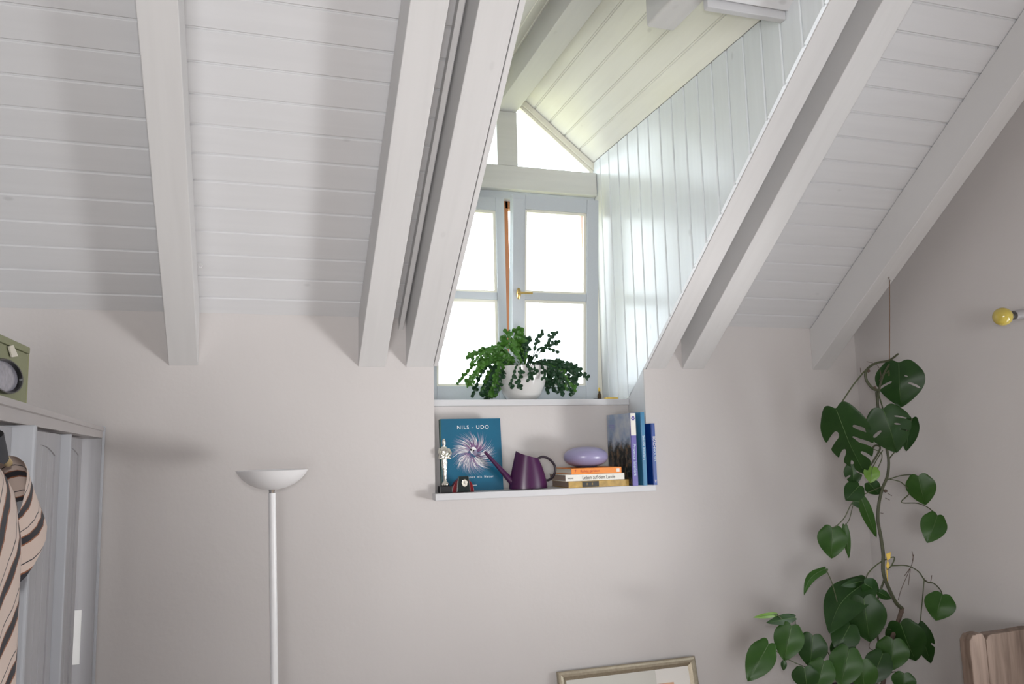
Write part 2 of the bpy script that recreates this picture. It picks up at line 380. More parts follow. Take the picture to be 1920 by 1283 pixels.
# ------------------------------------------------------------------ dormer window
w1 = struct(empty('window_1'), 'white dormer window with gable light and two casements')
box('window_sill', NL, NR-0.0005, 0.156, 0.52, 1.922, 1.950, M['trimX'], w1, 0.003)
box('lintel', NL, NR-0.002, YW, 0.52, 3.008, 3.130, M['lintel'], w1, 0.004)
box('drip_moulding', NL, NR-0.003, YW+0.035, 0.50, 2.968, 3.008, M['sash'], w1, 0.003)
box('post', 1.118, 1.226, YW, 0.52, 3.130, 3.412, M['lintel'], w1, 0.004)
for x0, x1 in ((NL, 0.752), (1.612, NR-0.001)): box('jamb', x0, x1, YW+0.03, 0.52, 1.950, 2.968, M['cream'], w1, 0.003)
def sash(x0, x1, z0, z1, y0, st_l, st_r, top, bot, tilt=0.0):
    root = empty('sash', (0, y0, z0)); root.parent = w1
    th = 0.045; h = z1-z0
    def b(n, *a, mat=M['sash'], bev=0.003): return box(n, *a, mat, root, bev)
    b('stile', x0, x0+st_l, 0, th, 0, h); b('stile', x1-st_r, x1, 0, th, 0, h)
    b('rail', x0+st_l, x1-st_r, 0.0005, th, h-top, h); b('rail', x0+st_l, x1-st_r, 0.0005, th, 0, bot)
    zm = 0.4925*h
    b('glazing_bar', x0+st_l, x1-st_r, 0.004, th-0.004, zm, zm+0.036)
    for a0, a1 in ((bot, zm), (zm+0.036, h-top)):
        b('pane', x0+st_l, x1-st_r, 0.024, 0.028, a0, a1, mat=M['glass'], bev=0)
        for q in ((x0+st_l, x0+st_l+0.012, a0, a1), (x1-st_r-0.012, x1-st_r, a0, a1), (x0+st_l+0.012, x1-st_r-0.012, a0, a0+0.01), (x0+st_l+0.012, x1-st_r-0.012, a1-0.012, a1)):
            b('glazing_bead', q[0], q[1], 0.012, 0.0235, q[2], q[3], mat=M['cream'], bev=0)
    root.rotation_euler = (tilt, 0, 0); return root
sash(0.752, 1.152, 1.953, 2.964, YW+0.012, 0.05, 0.044, 0.066, 0.078)
rs = sash(1.160, 1.611, 1.953, 2.955, YW, 0.066, 0.062, 0.068, 0.078, R(5.8))
box('cover_strip', 1.160, 1.218, -0.010, -0.0002, 0.0, 0.98, M['sash'], rs, 0.003)
hd = lathe('handle_plate', [(0, 0), (0.0115, 0.0), (0.0115, 0.003), (0.009, 0.005), (0, 0.005)], M['brass'], rs, 20, 1, 2.4)
hd.rotation_euler = (R(90), 0, 0); hd.location = (1.190, -0.0102, 0.520)
tube('handle', [(1.190, -0.014, 0.520), (1.190, -0.034, 0.520), (1.190, -0.040, 0.5205), (1.180, -0.041, 0.5205), (1.205, -0.041, 0.5215), (1.25, -0.041, 0.522)], lambda t: 0.0055, M['brass'], rs, 10)
for a in ((1.154, 1.188, 0.0, 0.06, 1.955, 2.965), (1.172, 1.60, 0.0, 0.06, 2.925, 2.965), (1.596, 1.611, 0.0, 0.06, 1.955, 2.925)):
    box('rebate_frame', a[0], a[1], YW+0.062, YW+0.10, a[4], a[5], M['brown'], w1, 0.002)
box('lock_rail', 1.1525, 1.156, YW+0.05, YW+0.061, 2.42, 2.56, M['brass'], w1)
box('lock_rail', 1.1525, 1.156, YW+0.05, YW+0.061, 2.80, 2.90, M['brass'], w1)
# gable lights beside the post
for sgn in (1, -1):
    xs = 1.226 if sgn > 0 else 1.118; xe = NR if sgn > 0 else NL
    def zc(x): return EAVE + DS*abs(xe-x) - 0.004
    y0, y1 = 0.455, 0.50
    prism('gable_trim', [(xe, zc(xe)), (xs, zc(xs)), (xs, zc(xs)-0.034), (xe, zc(xe)-0.034)], 'Y', y0, y1, M['cream'], w1)
    prism('gable_trim', [(xe, zc(xe)-0.036), (xs, zc(xs)-0.036), (xs, zc(xs)-0.056), (xe, zc(xe)-0.056)], 'Y', y0+0.012, y1, M['cream'], w1)
    xi = xe - sgn*0.02
    prism('gable_pane', [(xs, 3.130), (xi, 3.130), (xi, zc(xi)-0.058), (xs, zc(xs)-0.058)], 'Y', 0.482, 0.486, M['glass'], w1)
    box('gable_jamb', min(xe, xi), max(xe, xi), 0.47, 0.50, 3.130, 3.19, M['cream'], w1)
# ground outside, far below the window
struct(box('ground', -40, 45, 0.6, 60, -6.1, -6.0, M['grass']), 'green lawn outside the house', 'structure')

# ------------------------------------------------------------------ floor lamp
M['lampwhite'] = plain('white_lamp_enamel', (0.82, 0.82, 0.83), 0.3, var=0.01)
M['chrome'] = plain('chrome', (0.75, 0.75, 0.75), 0.12, metal=1.0)
lamp = tag(empty('floor_lamp', (0.098, -0.30, 0.0)), 'white uplighter floor lamp with shallow bowl shade on a thin pole', 'floor lamp')
lathe('base', [(0, 0), (0.13, 0), (0.132, 0.006), (0.126, 0.018), (0.03, 0.026), (0.014, 0.05), (0, 0.05)], M['lampwhite'], lamp)
tube('pole', [(0, 0, 0.045), (-0.022, 0, 0.85), (-0.041, 0, 1.605)], 0.0125, M['lampwhite'], lamp, 20)
lathe('collar', [(0, 1.598), (0.0105, 1.598), (0.011, 1.612), (0.016, 1.620), (0, 1.622)], M['chrome'], lamp, 20, loc=(-0.0415, 0, 0))
bowl = lathe('shade', [(0.0, 1.6165), (0.022, 1.6175), (0.048, 1.623), (0.075, 1.635), (0.098, 1.652), (0.113, 1.670), (0.1205, 1.682), (0.1215, 1.6835), (0.1195, 1.6835), (0.111, 1.672), (0.096, 1.655), (0.073, 1.639), (0.04, 1.627), (0, 1.624)], M['lampwhite'], lamp, 56, loc=(-0.0415, 0, 0))
box('bulb_holder', -0.045, 0.045, -0.012, 0.012, 1.640, 1.672, M['cream'], bowl, 0.003)

# ------------------------------------------------------------------ wardrobe at the left
M['wardrobe'] = wood('lilac_grey_stain', (0.37, 0.365, 0.385), 'Z', rough=0.45, var=0.05, knots=0.15)
M['crown'] = wood('lilac_grey_crown', (0.44, 0.41, 0.405), 'Y', rough=0.45, var=0.03, knots=0.1)
M['fin'] = wood('pale_edge_paint', (0.43, 0.445, 0.48), 'Z', rough=0.35, var=0.03, knots=0.1)
M['whiteplastic'] = plain('white_plastic', (0.80, 0.80, 0.79), 0.4)
A_ = R(4.4)
wd = tag(empty('wardrobe', (-0.52, -0.035, 0.0), A_), 'lilac grey wardrobe with arched panel doors and a crown moulding', 'wardrobe')
# local axes: x towards the room, -y along the front towards the camera
def wbox(n, off0, off1, t0, t1, z0, z1, mat, bev=0.0, parent=None): return box(n, off0, off1, -t1, -t0, z0, z1, mat, parent or wd, bev)
wbox('side_panel', -0.58, -0.002, 0.0, 0.018, 0.0, 1.808, M['wardrobe'])
wbox('edge_strip', -0.012, 0.006, -0.022, -0.0005, 0.0, 1.850, M['fin'])
wbox('back_panel', -0.595, -0.581, 0.0, 2.4, 0.0, 1.808, M['wardrobe'])
wbox('top_panel', -0.58, -0.03, 0.0, 2.4, 1.809, 1.827, M['crown'])
prism('crown', [(-0.030, 1.809), (-0.001, 1.809), (0.0, 1.832), (0.004, 1.834), (0.005, 1.846), (-0.030, 1.846)], 'Y', 0.0, -2.4, M['crown'], wd)
def leaf_door(off, t0, t1, parent=wd):
    d = wbox('door', off-0.022, off-0.006, t0, t1, 0.04, 1.802, M['wardrobe'])
    st = 0.075; tc = (t0+t1)/2; hw = (t1-t0)/2-st
    for a in ((t0, t0+st), (t1-st, t1)): wbox('stile', off-0.006, off, a[0], a[1], 0.04, 1.802, M['wardrobe'], 0.0, d)
    n = 14; poly = [(-tc-hw, 1.802), (-tc+hw, 1.802)]
    for i in range(n+1):
        u = 1-2*i/n; poly.append((-tc+hw*u, 1.762+0.024*(1-u*u)-0.012))
    o = prism('arched_rail', [(p[0], p[1]) for p in poly], 'X', off-0.006, off, M['wardrobe'], d)
    nb = 5
    for i in range(nb):
        a = t0+st+2*hw*i/nb
        wbox('panel_board', off-0.006, off-0.003, a+0.003, a+2*hw/nb-0.003, 0.15, 1.80, M['wardrobe'], 0.001, d)
    return d
leaf_door(-0.010, 0.95, 1.53); leaf_door(-0.034, 0.285, 0.90)
wbox('door_edge', -0.03, 0.012, 0.935, 0.949, 0.03, 1.803, M['fin'], 0.003)
wbox('door_edge', -0.03, 0.026, 1.531, 1.552, 0.03, 1.806, M['fin'], 0.004)
leaf_door(-0.010, 1.553, 2.15)
wbox('catch_plate', -0.068, -0.040, 0.0182, 0.024, 1.045, 1.225, M['whiteplastic'], 0.002)
# olive box on the wardrobe
M['olive'] = plain('olive_card', (0.25, 0.26, 0.15), 0.6, bump=0.05, scale=120, var=0.06)
M['oliveedge'] = plain('olive_piping', (0.36, 0.36, 0.22), 0.6, var=0.05)
M['black'] = plain('black_plastic', (0.012, 0.012, 0.014), 0.35, var=0.1)
M['ivory'] = plain('ivory_leather', (0.72, 0.68, 0.58), 0.55, var=0.04)
M['lens'] = plain('grey_window_film', (0.32, 0.31, 0.36), 0.12, var=0.35, scale=70)
c, s = math.cos(A_), math.sin(A_)
def wpt(off, t, z=0.0): return (-0.52+off*c+t*s, -0.035+off*s-t*c, z)
BX = -0.60
q0 = atX(57, 652, BX); q1 = atX(57, 665, BX); hc = atX(8, 706, BX); hr = atX(38, 706, BX); ht = atX(8, 673, BX); hb = atX(8, 739, BX)
ob = tag(empty('storage_box', (BX, q0.y, 1.8465)), 'olive green box with round window and ivory pull on the wardrobe', 'box')
zt_ = q0.z-1.8465; zl_ = q1.z-1.8465
box('body', -0.20, -0.003, -0.75, -0.003, 0.0, zl_, M['olive'], ob, 0.004)
box('lid', -0.204, 0.0, -0.755, 0.0, zl_+0.0005, zt_, M['olive'], ob, 0.003)
ra, rb = (hr.y-hc.y), (ht.z-hb.z)/2
def ringpart(nm, prof, mat):
    o = lathe(nm, prof, mat, ob, 40, rb, ra); o.rotation_euler = (0, R(90), 0); o.location = (-0.003, hc.y-q0.y, (ht.z+hb.z)/2-1.8465); return o
ringpart('window_ring', [(0.86, 0.0005), (1.0, 0.0005), (1.0, 0.006), (0.97, 0.012), (0.90, 0.012), (0.86, 0.006), (0.86, 0.0005)], M['black'])
ringpart('window_film', [(0, 0.0005), (0.855, 0.0005), (0.855, 0.0025), (0.5, 0.004), (0, 0.0045)], M['lens'])
tg = [atX(14, 650, BX), atX(22, 647, BX), atX(31, 668, BX), atX(20, 670, BX)]
prism('pull_tab', [(p.y-q0.y, p.z-1.8465) for p in tg], 'X', 0.0002, 0.004, M['ivory'], ob)
box('corner_piping', -0.004, -0.001, -0.0045, -0.002, 0.0, zl_, M['oliveedge'], ob)
# hanger and shirt hanging from the crown
M['wire'] = plain('steel_wire', (0.62, 0.61, 0.6), 0.25, metal=1.0)
M['hangerwood'] = wood('pale_hanger_wood', (0.62, 0.47, 0.24), 'Y', rough=0.4, var=0.06, knots=0.1)
def shirtmat():
    mt, nt, b = newmat('striped_viscose'); L = nt.links
    tc = nt.nodes.new('ShaderNodeTexCoord'); mp = nt.nodes.new('ShaderNodeMapping'); mp.inputs['Rotation'].default_value = (R(38), 0, 0)
    L.new(tc.outputs['Object'], mp.inputs['Vector'])
    nz = nt.nodes.new('ShaderNodeTexNoise'); nz.inputs['Scale'].default_value = 9; L.new(mp.outputs[0], nz.inputs['Vector'])
    sp = nt.nodes.new('ShaderNodeVectorMath'); sp.operation = 'DOT_PRODUCT'; sp.inputs[1].default_value = (0.0, -0.42, 0.91); L.new(tc.outputs['Object'], sp.inputs[0])
    ma = nt.nodes.new('ShaderNodeMath'); ma.operation = 'MULTIPLY_ADD'; ma.inputs[1].default_value = 0.03
    L.new(nz.outputs['Fac'], ma.inputs[0]); L.new(sp.outputs['Value'], ma.inputs[2])
    mu = nt.nodes.new('ShaderNodeMath'); mu.operation = 'MULTIPLY'; mu.inputs[1].default_value = 16.0; L.new(ma.outputs[0], mu.inputs[0])
    fr = nt.nodes.new('ShaderNodeMath'); fr.operation = 'FRACT'; L.new(mu.outputs[0], fr.inputs[0])
    rp = nt.nodes.new('ShaderNodeValToRGB'); cr = rp.color_ramp; cr.interpolation = 'CONSTANT'
    cream, navy, rust = (0.62, 0.50, 0.44, 1), (0.018, 0.018, 0.026, 1), (0.25, 0.09, 0.04, 1)
    cr.elements[0].position = 0; cr.elements[0].color = cream; cr.elements[1].position = 0.30; cr.elements[1].color = rust
    for p, cc in ((0.35, navy), (0.56, rust), (0.60, cream), (0.78, navy), (0.81, cream)):
        e = cr.elements.new(p); e.color = cc
    L.new(fr.outputs[0], rp.inputs[0]); L.new(rp.outputs[0], b.inputs['Base Color']); b.inputs['Roughness'].default_value = 0.7
    return mt
M['shirt'] = shirtmat(); M['navy'] = plain('navy_lining', (0.012, 0.012, 0.02), 0.8, var=0.1)
TS = 2.155                                     # along the wardrobe front
hg = tag(empty('coat_hanger', wpt(0.055, TS, 0.0), A_), 'pale wooden hanger with steel hook over the wardrobe crown', 'hanger')
tube('hook', spline([(-0.062, 0.135, 1.852), (-0.056, 0.136, 1.862), (-0.046, 0.132, 1.862), (-0.038, 0.120, 1.848), (-0.022, 0.070, 1.815), (-0.005, 0.015, 1.785), (0, 0, 1.77)]), 0.0018, M['wire'], hg, 8)
tube('arm', spline([(0, -0.21, 1.735), (0, -0.12, 1.763), (0, 0, 1.775), (0, 0.12, 1.763), (0, 0.215, 1.742)]), lambda t: 0.0085-0.003*abs(2*t-1), M['hangerwood'], hg, 12)
sh = tag(empty('striped_shirt', wpt(0.055, TS, 0.0), A_), 'cream, navy and rust striped shirt hanging in front of the wardrobe door', 'shirt')
def garment():
    v, f = [], []; nz_, na = 36, 40
    for j in range(nz_+1):
        u = j/nz_; z = 1.752 - 0.70*u
        shoulder = 0.085 + 0.145*min(1, u/0.06)**0.7
        half = shoulder if u < 0.06 else 0.232 + 0.012*math.sin(u*7) - 0.022*min(1, (u-0.06)/0.2)
        dep = 0.018 + 0.022*min(1, u/0.15)
        for i in range(na):
            a = 2*math.pi*i/na
            fold = 1 + 0.16*math.sin(a*7+u*2.2)*min(1, u*2.5)
            x = dep*math.sin(a)*fold; yy = half*math.cos(a)
            v.append((x, yy, z - 0.10*abs(yy/0.23)**1.5*max(0, 1-u*7)*0.25 + 0.004*math.sin(a*5)))
    for j in range(nz_):
        for i in range(na): f.append((j*na+i, j*na+(i+1) % na, (j+1)*na+(i+1) % na, (j+1)*na+i))
    return v, f
v, f = garment(); pydata('body', v, f, M['shirt'], sh, True)
def sleeve(sy):
    v, f = [], []; n = 20; rows = 10
    for j in range(rows+1):
        u = j/rows; cy = 0.190 + 0.125*u**0.85; cz = 1.706 - 0.055*u - 0.022*u*u
        ry = 0.050 + 0.012*u; rx = 0.028+0.005*u
        for i in range(n):
            a = 2*math.pi*i/n; k = 1+0.1*math.sin(3*a+4*u)
            v.append((rx*math.sin(a)*k, sy*(cy + ry*math.cos(a)*0.62), cz + ry*math.cos(a)*0.92))
    for j in range(rows):
        for i in range(n): f.append((j*n+i, j*n+(i+1) % n, (j+1)*n+(i+1) % n, (j+1)*n+i))
    return pydata('sleeve', v, f, M['shirt'], sh, True)
sleeve(1); sleeve(-1)
v, f = [], []; n = 24
for j in range(6):
    u = j/5
    for i in range(n):
        a = 2*math.pi*i/n; v.append((0.034*math.sin(a)*(1-0.15*u), (0.105-0.028*u)*math.cos(a), 1.742+0.03*u+0.012*abs(math.cos(a))))
for j in range(5):
    for i in range(n): f.append((j*n+i, j*n+(i+1) % n, (j+1)*n+(i+1) % n, (j+1)*n+i))
pydata('collar', v, f, M['navy'], sh, True)

# ------------------------------------------------------------------ things in the niche
ZS = 1.564
# big art book leaning on the back of the niche
M['teal'] = plain('teal_cover', (0.012, 0.115, 0.205), 0.25, var=0.25, scale=5)
M['tealspine'] = plain('green_spine', (0.02, 0.09, 0.08), 0.3, var=0.1)
M['pages'] = plain('paper_pages', (0.62, 0.58, 0.50), 0.8, bump=0.2, scale=300, var=0.08)
M['printwhite'] = plain('white_print', (0.80, 0.80, 0.80), 0.4)
M['printpurple'] = plain('purple_print', (0.22, 0.10, 0.24), 0.4)
M['printlilac'] = plain('lilac_print', (0.30, 0.28, 0.40), 0.4)
M['printdark'] = plain('dark_print', (0.015, 0.013, 0.02), 0.4)
def hardback(name, w, d, h, cov, spine_mat, parent, sp='x0'):
    """upright book: width w in x, thickness d in y (front cover at y=0), height h in z, spine at x=0"""
    box('cover', 0.0, w, 0.0, 0.003, 0, h, cov, parent, 0.0008); box('cover', 0.0, w, d-0.003, d, 0, h, cov, parent, 0.0008)
    box('spine', -0.004, 0.0, 0, d, 0, h, spine_mat, parent, 0.0012)
    box('pages', 0.001, w-0.004, 0.0032, d-0.0032, 0.003, h-0.004, M['pages'], parent)
nb = tag(empty('art_book', (0.740, 0.062, ZS)), 'large teal art book with a feathery white burst, leaning in the niche', 'book')
hardback('b', 0.262, 0.024, 0.302, M['teal'], M['tealspine'], nb); nb.rotation_euler = (R(-5.0), 0, 0)
fm_ = lambda x, z, yy=-0.0004: basis((x, yy, z), (1, 0, 0), (0, 0, 1))
lettering('title', 'NILS - UDO', 0.0225, M['printwhite'], nb, fm_(0.139, 0.265), 1.25)
lettering('subtitle', 'kunst mit Natur', 0.013, M['printwhite'], nb, fm_(0.160, 0.056), 1.6, 0.86)
box('publisher_mark', 0.128, 0.147, -0.0006, -0.0002, 0.021, 0.0235, M['printwhite'], nb)
rnd = random.Random(3)
for nm, mt, cnt, r0, r1 in (('burst_print', 'printlilac', 190, 0.02, 0.108), ('burst_print', 'printwhite', 90, 0.024, 0.098), ('burst_print', 'printpurple', 150, 0.01, 0.072)):
    bm = bmesh.new(); yy = {'printlilac': -0.0003, 'printwhite': -0.0005, 'printpurple': -0.0007}[mt]
    for i in range(cnt):
        a = rnd.uniform(0, 2*math.pi)
        if mt == 'printpurple' and not (-0.9 < a-0.4 < 1.1) and rnd.random() < 0.7: continue
        ra = r0*rnd.uniform(0.8, 1.6); rb = r1*rnd.uniform(0.72, 1.05); w = rnd.uniform(0.0005, 0.0012)
        tw = 0.6
        def P(r, o, a=a): 
            aa = a + tw*(r/r1)**1.2; return (0.134 + r*math.cos(aa) - o*math.sin(aa), yy, 0.155 + r*math.sin(aa)*0.92 + o*math.cos(aa))
        rm = (ra+rb)/2
        vs = [bm.verts.new(P(ra, -w)), bm.verts.new(P(rm, -w)), bm.verts.new(P(rb, 0)), bm.verts.new(P(rm, w)), bm.verts.new(P(ra, w))]
        bm.faces.new(vs)
    bmobj(nm, bm, M[mt], nb)
for (x, z, r, mt, yy) in ((0.137, 0.166, 0.014, 'printwhite', -0.0009), (0.143, 0.158, 0.011, 'printlilac', -0.0011), (0.127, 0.170, 0.004, 'printdark', -0.0013), (0.138, 0.166, 0.003, 'printdark', -0.0013)):
    bm = bmesh.new(); bm.faces.new([bm.verts.new((x+r*math.cos(t*0.4189), yy, z+r*math.sin(t*0.4189)*1.15)) for t in range(15)]); bmobj('burst_centre', bm, M[mt], nb)

# silver figurine on a black block
M['silver'] = plain('polished_silver', (0.78, 0.77, 0.70), 0.16, metal=1.0, bump=0.25, scale=130)
fg = tag(empty('figurine', (0.731, -0.012, ZS)), 'silver trophy figurine on a black block in front of the teal book', 'figurine')
box('base', -0.024, 0.026, -0.025, 0.025, 0, 0.027, M['black'], fg, 0.0015)
def stack(name, rings, mat, parent, n=20):
    v, f = [], []
    for cx, cy, z, rx, ry in rings:
        for i in range(n):
            a = 2*math.pi*i/n; v.append((cx+rx*math.cos(a), cy+ry*math.sin(a), z))
    for j in range(len(rings)-1):
        for i in range(n): f.append((j*n+i, j*n+(i+1) % n, (j+1)*n+(i+1) % n, (j+1)*n+i))
    f.append(tuple(range(n))); f.append(tuple(range((len(rings)-1)*n, len(rings)*n)))
    return pydata(name, v, f, mat, parent, True)
stack('body', [(0.002, 0, 0.0275, 0.016, 0.015), (0.002, 0, 0.036, 0.0155, 0.0145), (0.002, 0, 0.041, 0.012, 0.011), (0.002, 0, 0.047, 0.0075, 0.008), (0.002, 0, 0.058, 0.0065, 0.007), (0.001, 0, 0.075, 0.009, 0.0085), (0.001, 0, 0.088, 0.0085, 0.008), (0, 0, 0.105, 0.0115, 0.0095), (0, 0, 0.122, 0.013, 0.010), (0, 0, 0.135, 0.0105, 0.009), (0, 0, 0.150, 0.015, 0.0105), (-0.001, 0, 0.165, 0.0185, 0.0105), (-0.001, 0, 0.176, 0.019, 0.009), (-0.001, 0, 0.182, 0.012, 0.0075), (-0.001, 0, 0.187, 0.0058, 0.0055), (-0.001, -0.001, 0.193, 0.0062, 0.0065), (-0.001, -0.001, 0.201, 0.0078, 0.0085), (-0.001, 0, 0.209, 0.0076, 0.0085), (-0.001, 0, 0.215, 0.005, 0.006), (-0.001, 0, 0.217, 0.001, 0.001)], M['silver'], fg)
stack('cape', [(0, 0, 0.137, 0.0245, 0.014), (0, 0, 0.142, 0.0255, 0.015), (0, -0.001, 0.155, 0.022, 0.0145), (0, -0.001, 0.168, 0.0195, 0.013), (0, 0, 0.178, 0.017, 0.011), (0, 0, 0.184, 0.009, 0.008)], M['silver'], fg)
for q in ([(-0.019, 0, 0.176), (-0.023, -0.010, 0.160), (-0.012, -0.017, 0.150), (-0.001, -0.018, 0.152)], [(0.018, 0, 0.176), (0.025, -0.008, 0.158), (0.014, -0.017, 0.148), (0.002, -0.018, 0.148)]):
    tube('arm', spline(q, 5), lambda t: 0.0052-0.0018*t, M['silver'], fg, 8)
tube('staff', [(0.001, -0.019, 0.150), (0.001, -0.012, 0.10), (0.0015, -0.009, 0.05)], lambda t: 0.0028-0.001*t, M['silver'], fg, 8)
box('hem_trim', -0.022, 0.022, -0.0165, -0.0125, 0.1355, 0.1395, M['silver'], fg, 0.001)

# little red and black desk clock
M['red'] = plain('dark_red_lacquer', (0.16, 0.006, 0.012), 0.22, var=0.1)
M['blackgreen'] = plain('black_enamel', (0.01, 0.018, 0.018), 0.25, var=0.1)
M['dial'] = plain('ivory_dial', (0.72, 0.69, 0.60), 0.5)
ck = tag(empty('desk_clock', (0.806, -0.015, ZS)), 'small dark red desk clock with a black front and oval dial', 'clock')
poly = [(0.046*math.cos(math.pi*i/18), 0.058*math.sin(math.pi*i/18)) for i in range(19)]
prism('case', poly, 'Y', -0.004, 0.028, M['red'], ck, 0.0015)
prism('front_plate', [(-0.029, 0.001), (0.029, 0.001), (0.022, 0.060), (0.019, 0.064), (-0.019, 0.064), (-0.022, 0.060)], 'Y', -0.012, -0.0045, M['blackgreen'], ck, 0.0015)
di = lathe('dial', [(0, 0), (0.0105, 0), (0.0105, 0.0015), (0, 0.0018)], M['dial'], ck, 28, 1, 1.3); di.rotation_euler = (R(90), 0, 0); di.location = (0.004, -0.0122, 0.037)
rg = lathe('bezel', [(0.0105, 0), (0.0122, 0), (0.0118, 0.0028), (0.0105, 0.0022), (0.0105, 0)], M['silver'], ck, 28, 1, 1.28); rg.rotation_euler = (R(90), 0, 0); rg.location = (0.004, -0.0122, 0.037)
tube('hand', [(0.004, -0.0145, 0.037), (0.0045, -0.0145, 0.0445)], 0.0008, M['black'], ck, 6)
tube('hand', [(0.004, -0.0145, 0.037), (0.0065, -0.0145, 0.032)], 0.0009, M['black'], ck, 6)

# purple watering can
M['purple'] = plain('purple_plastic', (0.052, 0.008, 0.052), 0.28, var=0.06)
M['darkpurple'] = plain('dark_handle_plastic', (0.022, 0.012, 0.022), 0.3, var=0.08)
wc = tag(empty('watering_can', (1.102, 0.030, ZS)), 'purple plastic watering can with long straight spout and ring handle', 'watering can')
def canbody():
    v, f = [], []; n = 36; rows = 14; H_ = 0.158
    def ring(u, inner):
        xl = -0.084 + 0.033*u**1.3 ; xr = 0.084 - 0.010*u - 0.026*u*u
        dy = 0.056 - 0.012*u
        for i in range(n):
            a = 2*math.pi*i/n; ca = math.cos(a)
            cx = (xl+xr)/2; hx = (xr-xl)/2
            if inner: hx -= 0.003; 
            x = cx+hx*ca; k = (x-xl)/(xr-xl)
            ztop = 0.158 - 0.036*k**0.55
            yy = (dy-(0.003 if inner else 0))*math.sin(a)
            v.append((x, yy, (0.002 + ztop*u) if not inner else max(0.006, ztop*u)))
    for j in range(rows+1): ring(j/rows, False)
    for j in range(rows, -1, -2): ring(j/rows, True)
    tot = len(v)//n
    for j in range(tot-1):
        for i in range(n): f.append((j*n+i, j*n+(i+1) % n, (j+1)*n+(i+1) % n, (j+1)*n+i))
    f.append(tuple(range(n))); f.append(tuple(range((tot-1)*n, tot*n)))
    return v, f
v, f = canbody(); o = pydata('body', v, f, M['purple'], wc, True); autosmooth(o, 45)
tube('spout', [(-0.066, 0, 0.027), (-0.085, 0, 0.045), (-0.135, 0.0, 0.101), (-0.188, 0.0, 0.159)], lambda t: 0.0165*(1-t)+0.0058*t, M['purple'], wc, 16)
tube('handle', spline([(0.040, 0, 0.122), (0.066, 0, 0.132), (0.094, 0, 0.124), (0.118, 0, 0.101), (0.124, 0, 0.073), (0.112, 0, 0.046), (0.092, 0, 0.033), (0.074, 0, 0.033)]), 0.0052, M['darkpurple'], wc, 12)

# stack of three lying books
M['orange'] = plain('orange_cover', (0.78, 0.24, 0.025), 0.4, var=0.08, scale=25)
M['whitecover'] = plain('white_cover', (0.74, 0.72, 0.66), 0.45, var=0.03)
M['mustard'] = plain('mustard_floral_cover', (0.42, 0.27, 0.07), 0.5, var=0.55, scale=45)
M['blackprint'] = plain('black_print', (0.02, 0.018, 0.015), 0.5)
M['redprint'] = plain('red_print', (0.45, 0.04, 0.02), 0.5)
M['browncover'] = plain('brown_fore_edge', (0.32, 0.24, 0.19), 0.8, bump=0.2, scale=300, var=0.1)
def lying(name, x0, x1, y0, dep, z0, h, cov, page, label):
    b = tag(empty(name, (x0, y0, z0)), label, 'book', 'stacked books in the niche'); w = x1-x0
    box('cover', 0, w, 0.002, dep, 0, 0.0025, cov, b, 0.0006); box('cover', 0, w, 0.002, dep, h-0.0025, h, cov, b, 0.0006)
    box('spine', 0, w, -0.002, 0.0018, 0, h, cov, b, 0.0014); box('pages', 0.003, w-0.003, 0.002, dep-0.004, 0.0027, h-0.0027, page, b); return b
fs = lambda x, z: basis((x, -0.0024, z), (1, 0, 0), (0, 0, 1))
b1 = lying('paperback', 1.252, 1.531, -0.052, 0.20, ZS, 0.0270, M['mustard'], M['browncover'], 'mustard patterned book with a black spine label, bottom of the stack')
box('spine_label', 0.062, 0.138, -0.0026, -0.0021, 0.002, 0.025, M['blackprint'], b1)
for q in (0.085, 0.108): lettering('spine_title', 'II', 0.014, M['mustard'], b1, basis((q, -0.0029, 0.0135), (1, 0, 0), (0, 0, 1)))
b2 = lying('paperback', 1.240, 1.512, -0.050, 0.195, ZS+0.0275, 0.0275, M['whitecover'], M['browncover'], 'white book titled Leben auf dem Lande, middle of the stack')
lettering('spine_title', 'Leben auf dem Lande', 0.0215, M['blackprint'], b2, fs(0.152, 0.0130), 1.0, 0.82)
lettering('author_name', 'WAGNER', 0.008, M['blackprint'], b2, fs(0.022, 0.0120), 1.0, 0.8)
b3 = lying('paperback', 1.268, 1.500, -0.048, 0.19, ZS+0.0555, 0.0255, M['orange'], M['pages'], 'orange paperback with red lettering on top of the book stack')
lettering('spine_title', 'Richtig g\u00e4rtnern', 0.0155, M['redprint'], b3, fs(0.086, 0.0125), 1.0, 0.9)
lettering('volume_number', '7', 0.018, M['redprint'], b3, fs(0.018, 0.0125)); box('spine_mark', 0.208, 0.222, -0.0026, -0.0021, 0.005, 0.02, M['whitecover'], b3)
# lavender pebble on the stack
M['lavender'] = plain('lavender_satin', (0.29, 0.265, 0.43), 0.28, var=0.02)
M['seam'] = plain('dark_lavender', (0.14, 0.14, 0.24), 0.4)
pb = tag(empty('pebble_ornament', (1.372, 0.035, ZS+0.0815)), 'smooth lavender pebble ornament on the stack of books', 'ornament')
def ell(name, rx, ry, rz, z0, lo, hi, mat):
    pr = []
    for i in range(21):
        t = lo+(hi-lo)*i/20; pr.append((max(0.0, math.cos(t))**0.86, math.copysign(abs(math.sin(t))**0.95, math.sin(t))*rz+z0))
    return lathe(name, pr, mat, pb, 48, rx, ry)
ell('shell', 0.099, 0.082, 0.044, 0.0452, R(-62), R(90), M['lavender'])
lathe('foot', [(0, 0), (0.045, 0), (0.052, 0.0045), (0.0, 0.0065)], M['seam'], pb, 40, 1, 0.8)

